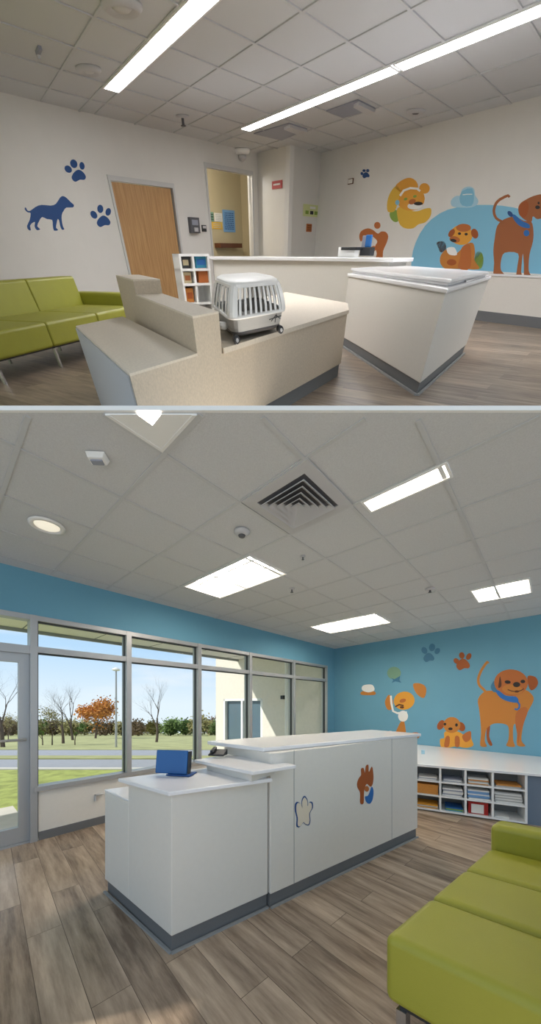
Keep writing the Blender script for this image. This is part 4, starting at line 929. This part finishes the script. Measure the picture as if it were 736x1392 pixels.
# ---- upper room ceiling fittings
def strip_light(s0, s1, t0, t1, label):
    t = thing('linear_light', A, gA((s0+s1)/2, (t0+t1)/2, A_H-.03), label, 'ceiling light')
    bm = bmesh.new(); obox(bm, gA(s0, t0, A_H-.018), uA*(s1-s0), vA*(t1-t0), (0, 0, .008)); finish('lens', bm, M_strip, A, parent=t)
    bm = bmesh.new(); f = .035
    for q in ((s0-f, s0, t0-f, t1+f), (s1, s1+f, t0-f, t1+f), (s0, s1, t0-f, t0), (s0, s1, t1, t1+f)): obox(bm, gA(q[0], q[2], A_H-.02), uA*(q[1]-q[0]), vA*(q[3]-q[2]), (0, 0, .012))
    finish('frame', bm, M_cav, A, parent=t)
p1, p2 = st(168, 125), st(262, 2); q1, q2, q3 = st(335, 175), st(538, 91), st(736, 8)
sm = (p1[0]+p2[0])/2; strip_light(s_lines[4]+.03, s_lines[5]-.03, p1[1], p2[1]+3, 'glowing strip light at the upper left, pointing at the left wall')
strip_light(s_lines[8]+.05, s_lines[9]-.05, q1[1], q2[1]-.03, 'farther half of the long glowing strip light on the right')
strip_light(s_lines[8]+.05, s_lines[9]-.05, q2[1]+.1, q3[1]+3, 'nearer half of the long glowing strip light on the right')
def Ac(x, y): return A.at(x, y, A_H-.001)
disc(A, Ac(120, 92), [(0, .21), (.02, .21), (.05, .16), (.02, .12), (.02, .02)], M_vent, 'round_diffuser', 'round white ceiling diffuser left of the left strip light', 'ceiling fitting', [(.02, .1), (.04, .07), (.045, .01)], M_frameA)
disc(A, Ac(165, 5), [(0, .26), (.02, .26), (.05, .2), (.02, .15), (.02, .02)], M_vent, 'round_diffuser', 'round ceiling diffuser cut by the top edge of the picture', 'ceiling fitting', [(.02, .13), (.04, .09), (.045, .01)], M_frameA)
disc(A, Ac(248, 157), [(0, .15), (.02, .15), (.03, .03)], M_vent, 'sprinkler', 'ceiling sprinkler right of the left strip light', 'sprinkler', [(.03, .03), (.1, .03), (.11, .06), (.12, .05)], M_ventd)
disc(A, Ac(566, 150), [(0, .2), (.02, .2), (.045, .15), (.02, .11), (.02, .02)], M_vent, 'round_diffuser', 'round ceiling fitting right of the blue-grey hatches', 'ceiling fitting', [(.02, .1), (.04, .06), (.045, .01)], M_ventd)
P = Ac(329, 202); disc(A, P, [(0, .25), (.04, .25), (.09, .2), (.1, .05)], M_wtrim, 'security_camera', 'white dome camera on the ceiling by the far corner', 'camera', [(.1, .13), (.16, .11), (.2, .02)], M_vent)
P = Ac(50, 70); t = thing('ceiling_tag', A, P, 'short grey hanging fitting at the far left of the ceiling', 'ceiling fitting'); bm = bmesh.new(); obox(bm, P-uA*.03, uA*.06, vA*.3, (0, 0, -.03)); finish('body', bm, M_ventb, A, parent=t)
bm = bmesh.new(); cyl(bm, P+vA*.04-Vector((0, 0, .03)), P+vA*.04-Vector((0, 0, .06)), .03, n=10); finish('hook', bm, M_vent, A, parent=t)
for qd, lb in ((((345, 181), (393, 167), (418, 175), (383, 190)), 'open blue-grey ceiling hatch nearer the corner, left of the other'), (((444, 150), (487, 135), (511, 147), (467, 159)), 'open blue-grey ceiling hatch nearer the room middle, right of the other')):
    Q = [A.at(x, y, A_H-.004) for x, y in qd]; t = thing('ceiling_hatch', A, Q[0], lb, 'ceiling hatch')
    bm = bmesh.new(); prism(bm, Q, A_H-.016, A_H-.002); finish('panel', bm, M_ventb, A, parent=t)
    bm = bmesh.new(); e_ = (Q[2]-Q[1])*.35
    prism(bm, [Q[1]+e_*.2, Q[2], Q[2]-(Q[1]-Q[0])*.25, Q[1]+e_*.4-(Q[1]-Q[0])*.2], A_H-.05, A_H-.017); finish('flap', bm, M_vent, A, parent=t)

# ---- green sofa on the left
zs, SfL = .46, None
Pf = A.at(166, 419, .46); Pn = A.at(0, 449, .46); adir = (Pf-Pn).normalized(); per = Vector((-adir.y, adir.x, 0))
if per.y < 0: per = -per
seatlen = (A.at(131, 425.5, .46)-A.at(62, 438, .46)).length
E = Pf+adir*.0
E = A.at(131, 425.5, .46)+adir*seatlen
S0 = E-adir*(seatlen*3)
pb = A.at(52.6, 423, .46); dpt = abs((pb-Pn).dot(per))
zbk = A.zat(pb, 380)
sofaA = sofa(A, S0, adir, per, 3, seatlen, min(dpt, 1.6), .22, .46, zbk, 'green vinyl three seat sofa against the left wall in the upper view', True, back_t=.25, legs_at=(.02, .335, .668, .98), arm_h=.14, back_lean=.08, arm_l=.3)

# ---- beige stepped desk
zd = .62
P0 = A.at(103, 443, zd); P1_ = A.at(176, 508, zd); P2_ = A.at(264, 480, zd); P3_ = A.at(167, 430, zd)
zr = .61
Q1 = A.at(295, 481, zr); Q2 = A.at(473, 421, zr); Q3 = A.at(473, 412, zr); Q4 = A.at(389, 397, zr)
bd = thing('beige_desk', A, (P1_.x, P1_.y, 0), 'beige speckled stepped desk carrying the pet carrier in the upper view', 'desk')
fv = (Q2-P1_); fv.z = 0; fvn = fv.normalized(); sv = (P0-P1_); sv.z = 0
bk = Vector((-fvn.y, fvn.x, 0))
R1 = Q2.copy(); R1.z = 0
kz = .13
hh = (P2_-P1_).length/(fv.length)
def onf(f): q = P1_+fv*f; return Vector((q.x, q.y, 0))
f2 = (P2_-P1_).dot(fvn)/fv.length
nxt = min(.98, (A.at(295, 470, zd)-P1_).dot(fvn)/fv.length)
low = [onf(0), onf(f2), Vector((P3_.x, P3_.y, 0)), Vector((P0.x, P0.y, 0))]
bm = bmesh.new(); prism(bm, low, kz*0, zd-.012); finish('left_cabinet', bm, M_beige, A, parent=bd)
bm = bmesh.new(); prism(bm, low, zd-.012, zd); finish('low_top', bm, mat('beige_top', (220, 208, 190), .65, noise_amt=.07, noise_scale=60), A, parent=bd)
W_ = Wall(A, P0, P1_); bm = bmesh.new(); wbox(bm, W_, .02, W_.L-.02, .0, zd-.012, .001, .012); finish('side_panel', bm, M_beigeS, A, parent=bd)
M_btop = MATS['beige_top']
# tall step running back from the front
H2 = A.zat(onf(f2), 430)
U = [onf(f2), onf(nxt), None, None]
bdir = (P3_-P2_); bdir.z = 0
b2a = A.at(185, 400, H2); b2b = A.at(221, 399, H2)
blk = [onf(f2), onf(nxt), Vector((b2b.x, b2b.y, 0)), Vector((b2a.x, b2a.y, 0))]
bm = bmesh.new(); prism(bm, blk, 0, H2-.01); finish('middle_step', bm, M_beige, A, parent=bd)
bm = bmesh.new(); prism(bm, blk, H2-.01, H2); finish('step_top', bm, M_btop, A, parent=bd)
# highest block at the back
c3 = Vector((P3_.x, P3_.y, 0)); H3 = A.zat(Vector((b2a.x, b2a.y, 0)), 380)
g0 = A.at(167, 375.5, H3); g1_ = A.at(187, 380, H3); g2_ = A.at(220, 376, H3); 
top3 = [Vector((b2a.x, b2a.y, 0)), Vector((b2b.x, b2b.y, 0)), None, None]
ext = Vector((b2a.x-onf(f2).x, b2a.y-onf(f2).y, 0)).normalized()*1.15
top3[2] = top3[1]+ext; top3[3] = top3[0]+ext
bm = bmesh.new(); prism(bm, top3, 0, H3-.01); finish('back_step', bm, M_beige, A, parent=bd)
bm = bmesh.new(); prism(bm, top3, H3-.01, H3); finish('back_step_top', bm, M_btop, A, parent=bd)
# right hand section
Q4f = Vector((Q4.x, Q4.y, 0)); Q3f = Vector((Q3.x, Q3.y, 0))
right = [onf(nxt)+bk*.002, R1, Q3f, Q4f, Vector((b2b.x, b2b.y, 0))]
bm = bmesh.new(); prism(bm, right, kz, zr-.03)
bm.normal_update(); bmesh.ops.triangulate(bm, faces=[f for f in bm.faces if len(f.verts) > 4]); finish('right_cabinet', bm, M_beige, A, parent=bd)
bm = bmesh.new(); prism(bm, [q+(-bk*.02 if i_ < 2 else Vector()) for i_, q in enumerate(right)], zr-.03, zr)
bm.normal_update(); bmesh.ops.triangulate(bm, faces=[f for f in bm.faces if len(f.verts) > 4]); finish('right_top', bm, M_btop, A, parent=bd)
bm = bmesh.new(); prism(bm, ins(right, .03), 0, kz); finish('plinth', bm, M_kick, A, parent=bd)

# ---- pet carrier
zc = zr+.001
K1, K2, K3 = A.at(316, 470, zc), A.at(390, 452, zc), A.at(288, 440, zc)
eu = (K2-K1); ev = (K3-K1); ev = ev.normalized()*min(ev.length, eu.length*1.5)
mid = K1+eu*.5+ev*.5
Ht = A.zat(mid, 373)-zc
Kf = K1+eu*.5
pc = thing('pet_carrier', A, (mid.x, mid.y, zc), 'white and grey plastic pet carrier on wheels standing on the beige desk', 'pet carrier')
def CP(u_, v_, w_, k=1.0):
    """point in the carrier: u along the long side, v into depth, w height share; k scales about the middle"""
    u_, v_ = .5+(u_-.5)*k, .5+(v_-.5)*k; q = K1+eu*u_+ev*v_; return Vector((q.x, q.y, zc+Ht*w_))
def rring(k, w_, n=5, r=.16):
    out = []
    for cx_, cy_, a0 in ((1-r, r, -90), (1-r, 1-r, 0), (r, 1-r, 90), (r, r, 180)):
        for j in range(n):
            t_ = math.radians(a0+90*j/(n-1)); out.append(CP(cx_+r*math.cos(t_), cy_+r*math.sin(t_), w_, k))
    return out
def loft(bm, rings, cap0=True, cap1=True):
    R = [[bm.verts.new(p) for p in r] for r in rings]; n = len(R[0])
    for k_ in range(len(R)-1):
        for i_ in range(n): bm.faces.new((R[k_][i_], R[k_][(i_+1) % n], R[k_+1][(i_+1) % n], R[k_+1][i_]))
    if cap0: bm.faces.new(R[0][::-1])
    if cap1: bm.faces.new(R[-1])
bm = bmesh.new(); loft(bm, [rring(.84, .09), rring(.88, .13), rring(.90, .17)]); finish('base', bm, M_trayd, A, parent=pc, smooth=True)
bm = bmesh.new(); loft(bm, [rring(.90, .17), rring(.93, .24), rring(.97, .40), rring(.93, .40), rring(.9, .2)], True, True); finish('tray', bm, M_tray, A, parent=pc)
bm = bmesh.new(); loft(bm, [rring(.93, .40), rring(1.03, .40), rring(1.04, .43), rring(1.0, .455), rring(.93, .455)], False, False); finish('rim', bm, M_carr, A, parent=pc, smooth=True)
bm = bmesh.new(); loft(bm, [rring(.84, .885), rring(.86, .90), rring(.81, .945), rring(.70, .985), rring(.48, 1.0)], False, True); finish('roof', bm, M_carr, A, parent=pc, smooth=True)
def bar(bm, u0, v0, u1, v1, hw, w0=.44, w1=.90, k0=1.0, k1=.84, th=.012):
    """upright slat on the slanted side; (u0,v0)->(u1,v1) is its foot width"""
    out = Vector((0, 0, 0)); N = 4; prev = None
    for j in range(N+1):
        f = j/N; kk_ = k0+(k1-k0)*f**1.6; w_ = w0+(w1-w0)*f
        ri = [CP(u0, v0, w_, kk_), CP(u1, v1, w_, kk_), CP(u1, v1, w_, kk_-.014), CP(u0, v0, w_, kk_-.014)]
        ri = [bm.verts.new(p) for p in ri]
        if prev:
            for i_ in range(4): bm.faces.new((prev[i_], prev[(i_+1) % 4], ri[(i_+1) % 4], ri[i_]))
        else: bm.faces.new(ri[::-1])
        prev = ri
    bm.faces.new(prev)
for side in range(4):
    n_ = 9 if side % 2 == 0 else 5
    for i_ in range(n_):
        f0 = .11+.79*(i_+.3)/n_; f1 = f0+.79/n_*.42
        q = {0: (f0, 0, f1, 0), 2: (f0, 1, f1, 1), 1: (1, f0, 1, f1), 3: (0, f0, 0, f1)}[side]
        bm = bmesh.new(); bar(bm, *q, 0); finish('slat', bm, M_carr, A, parent=pc)
bm = bmesh.new()
for cu, cv in ((0, 0), (1, 0), (1, 1), (0, 1)):
    du = .11 if cu == 0 else -.11; dv = .13 if cv == 0 else -.13; prev = None
    for j in range(7):
        f = j/6; kk_ = 1+(.84-1)*f**1.6; w_ = .44+.46*f
        A0 = [(cu+du, cv), (cu+du*.35, cv+dv*.06), (cu+du*.06, cv+dv*.35), (cu, cv+dv)]
        ri = [CP(x_, y_, w_, kk_) for x_, y_ in A0]+[CP(x_, y_, w_, kk_-.04) for x_, y_ in A0[::-1]]
        ri = [bm.verts.new(p) for p in ri]
        if prev:
            for i_ in range(8): bm.faces.new((prev[i_], prev[(i_+1) % 8], ri[(i_+1) % 8], ri[i_]))
        prev = ri
loft(bm, [rring(.865, .86), rring(.868, .91), rring(.82, .91), rring(.82, .86)], False, False)
finish('cover_frame', bm, M_carr, A, parent=pc, smooth=False)
for u_, v_ in ((.08, .06), (.88, .06), (.08, .94), (.88, .94)):
    c_ = CP(u_, v_, .075); ax = (K3-K1).normalized(); rw = Ht*.078; c_.z = zc+rw
    bm = bmesh.new(); cyl(bm, c_-ax*.05-ax*.03, c_+ax*.02, rw, n=20); wh = finish('wheel', bm, M_dark, A, parent=pc, bevel=.006)
    bm = bmesh.new(); cyl(bm, c_-ax*.095, c_-ax*.06, rw*.5, n=16); finish('hub', bm, M_chrome, A, parent=wh)
bm = bmesh.new(); p_ = [CP(-.02, .2, .26), CP(-.09, .3, .25), CP(-.09, .7, .25), CP(-.02, .8, .26)]
for i_ in range(3): cyl(bm, p_[i_], p_[i_+1], .022, n=8)
finish('handle', bm, M_carr, A, parent=pc, smooth=True)
bm = bmesh.new()
WCp = Wall(A, CP(.0, .0, .3, .945), CP(1, 0, .3, .945)); Lc = WCp.L; zz = zc+Ht*.3
for (u0, z0, u1, z1) in ((.66, .0, .9, .03), (.77, -.07, .80, .09), (.70, -.03, .78, .05), (.80, .05, .88, -.02)):
    pA, pB = WCp.pt(Lc*u0, zz+Ht*z0, .01), WCp.pt(Lc*u1, zz+Ht*z1, .01); cyl(bm, pA, pB, .003*1.0, n=6)
finish('emblem', bm, M_dark, A, parent=pc)
bm = bmesh.new()
for k_ in range(6):
    vv = .3+.085*k_; pA = CP(.115, vv, .90, 1.0); pB = CP(.085, vv+.03, .86, 1.0); cyl(bm, pA, pB, .009, n=6); cyl(bm, pB, CP(.1, vv+.045, .89), .008, n=6)
finish('lettering', bm, M_dark, A, parent=pc)

# ---- white counter, the box unit and the shelf behind
zC = .79
cF = A.at(606, 399, zC); cL = A.at(474, 376, zC); cR = A.at(665, 380, zC)
zC_top = zC
fl0 = [Vector((q.x, q.y, 0)) for q in (cF, cL, cR)]
uCl = (fl0[1]-fl0[0]); uCr = (fl0[2]-fl0[0])
plan = [fl0[0], fl0[2], fl0[2]+uCl*.9, fl0[1]]
wu = thing('white_counter_unit', A, fl0[0], 'white box-shaped counter unit with layered top and grey base in the upper view', 'counter')
bm = bmesh.new(); prism(bm, plan, .11, zC); finish('cabinet', bm, M_white, A, parent=wu, bevel=.01)
bm = bmesh.new(); prism(bm, ins(plan, .012), 0, .11); finish('plinth', bm, M_kick, A, parent=wu)
bm = bmesh.new()
for p, q in ((plan[0], plan[1]), (plan[3], plan[0])):
    W_ = Wall(A, p, q); wbox(bm, W_, 0, W_.L, 0, .02, .0, .03)
finish('floor_strip', bm, M_kickline, A, parent=wu)
bm = bmesh.new(); prism(bm, ins(plan, -.02), zC, zC+.035); finish('moulding', bm, M_top, A, parent=wu, bevel=.01)
plan2 = [plan[0]+uCr*.06+uCl*.02, plan[1]-uCr*.18, plan[2]-uCr*.18, plan[3]+uCr*.05]
bm = bmesh.new(); prism(bm, plan2, zC+.036, zC+.06); prism(bm, ins(plan2, -.03), zC+.06, zC+.085); finish('worktop', bm, M_top, A, parent=wu, bevel=.008)
bm = bmesh.new(); a0 = plan[0]+uCr*.35; prism(bm, [a0, a0+uCr*.6, a0+uCr*.6+uCl*.12, a0+uCl*.12], zC+.0355, zC+.05); finish('side_tray', bm, M_top, A, parent=wu, bevel=.006)
# long counter behind
zk = .99
gl = A.ray(293, 390); gl = Vector((gl.x, gl.y, 0)).normalized(); gr = A.ray(524, 390); gr = Vector((gr.x, gr.y, 0)).normalized()
DL, DR = 13.2, 10.6
G0, G1 = gl*DL, gr*DR
gd = (G1-G0).normalized(); gb = Vector((-gd.y, gd.x, 0))
zk = (A.zat(G0, 349)+A.zat(G1, 354))/2
lc = thing('long_counter', A, G0, 'long white counter wall running behind the beige desk in the upper view', 'counter')
bm = bmesh.new(); prism(bm, [G0, G1, G1+gb*.8, G0+gb*.8], 0, zk-.03); finish('counter_front', bm, M_white, A, parent=lc)
bm = bmesh.new(); prism(bm, [G0-gd*.6-gb*.08, G1+gd*.1-gb*.08, G1+gd*.1+gb*.9, G0-gd*.6+gb*.9], zk-.03, zk+.015); finish('counter_slab', bm, M_top, A, parent=lc, bevel=.008)
# equipment on the counter
Z = Vector((0, 0, 1))
WG = Wall(A, G0+gb*.3, G1+gb*.3)
def gs(px): return WG.sz(px, 345)[0]
def gz(px, py): return WG.sz(px, py)[1]
zt_ = zk+.016
t = thing('card_terminal', A, WG.pt(gs(495), zt_, 0), 'blue screened payment terminal on the far end of the long counter', 'terminal')
bm = bmesh.new(); wbox(bm, WG, gs(489), gs(503), zt_+.02, gz(496, 336), -.2, 0); finish('base', bm, M_dark, A, parent=t, bevel=.01)
bm = bmesh.new(); wbox(bm, WG, gs(493), gs(500), gz(496, 336), gz(496, 319), -.12, -.05); finish('screen', bm, M_blueacc, A, parent=t, bevel=.01)
bm = bmesh.new(); wbox(bm, WG, gs(487.5), gs(493), gz(496, 338), gz(496, 320), -.14, -.08); finish('side_cover', bm, M_ventb, A, parent=t, bevel=.01)
t = thing('printer', A, WG.pt(gs(480), zt_, .1), 'low white printer with a black tray left of the payment terminal', 'printer')
bm = bmesh.new(); wbox(bm, WG, gs(466), gs(489), zt_, gz(480, 336), .02, .2); finish('printer_body', bm, M_wtrim, A, parent=t, bevel=.01)
bm = bmesh.new(); wbox(bm, WG, gs(471), gs(492), gz(480, 340), gz(480, 336), .0, .24); finish('paper_tray', bm, M_dark, A, parent=t, bevel=.005)
# shelf at the left end of the counter
sl = A.ray(249, 390); sl = Vector((sl.x, sl.y, 0)).normalized(); DS = 12.9
H_0 = sl*DS; H_1 = G0-gb*.1-gd*.02; WS = Wall(A, H_0, H_1)
sh = thing('bookshelf', A, H_0, 'open white shelf unit holding goods at the left end of the long counter', 'shelf')
zsT = WS.sz(262, 345)[1]; LS = WS.L; rowz = [WS.sz(270, y)[1] for y in (411, 385, 365)]
bm = bmesh.new()
for s in (.0, LS*.42, LS-.05): wbox(bm, WS, s, s+.05, 0, zsT, -.5, 0)
finish('upright', bm, M_wtrim, A, parent=sh)
bm = bmesh.new()
for z in rowz+[zsT]: wbox(bm, WS, 0, LS, z-.035, z, -.5, .01)
finish('shelf_board', bm, M_wtrim, A, parent=sh)
bm = bmesh.new(); wbox(bm, WS, 0, LS, 0, zsT, -.53, -.5); finish('back_panel', bm, M_wtrim, A, parent=sh)
def good(name, f0, f1, row, h, m, label, cat, m2=None, m3=None):
    z = rowz[row]+.001; t = thing(name, A, WS.pt(LS*(f0+f1)/2, z, -.2), label, cat)
    bm = bmesh.new(); wbox(bm, WS, LS*f0, LS*f1, z, z+h, -.4, -.08); finish('package', bm, m, A, parent=t, bevel=.01)
    if m2: bm = bmesh.new(); wbox(bm, WS, LS*(f0+.04), LS*(f1-.04), z+h*.25, z+h*.7, -.08, -.075); finish('printed_label', bm, m2, A, parent=t)
hr_ = (rowz[1]-rowz[0])*.75
good('picture_box', .1, .36, 2, hr_*.8, M_dark, 'dark box with a cream picture, top left of the shelf', 'box', M_tan)
good('towel_stack', .56, .92, 2, hr_*.85, M_teal2, 'folded teal and blue towels, top right of the shelf', 'towels', M_blueacc)
good('treat_box', .1, .36, 1, hr_*.75, M_tan, 'tan treat box in the middle row of the shelf', 'box', M_choc)
good('storage_box', .6, .95, 1, hr_, M_orangeb, 'plain burnt orange box in the middle row of the shelf', 'box')
good('food_bag', .1, .36, 0, hr_*1.0, M_orange, 'orange pet food bag, bottom left of the shelf', 'bag', M_brown)
for o_ in bpy.data.objects:
    if '_org' in o_: del o_['_org']
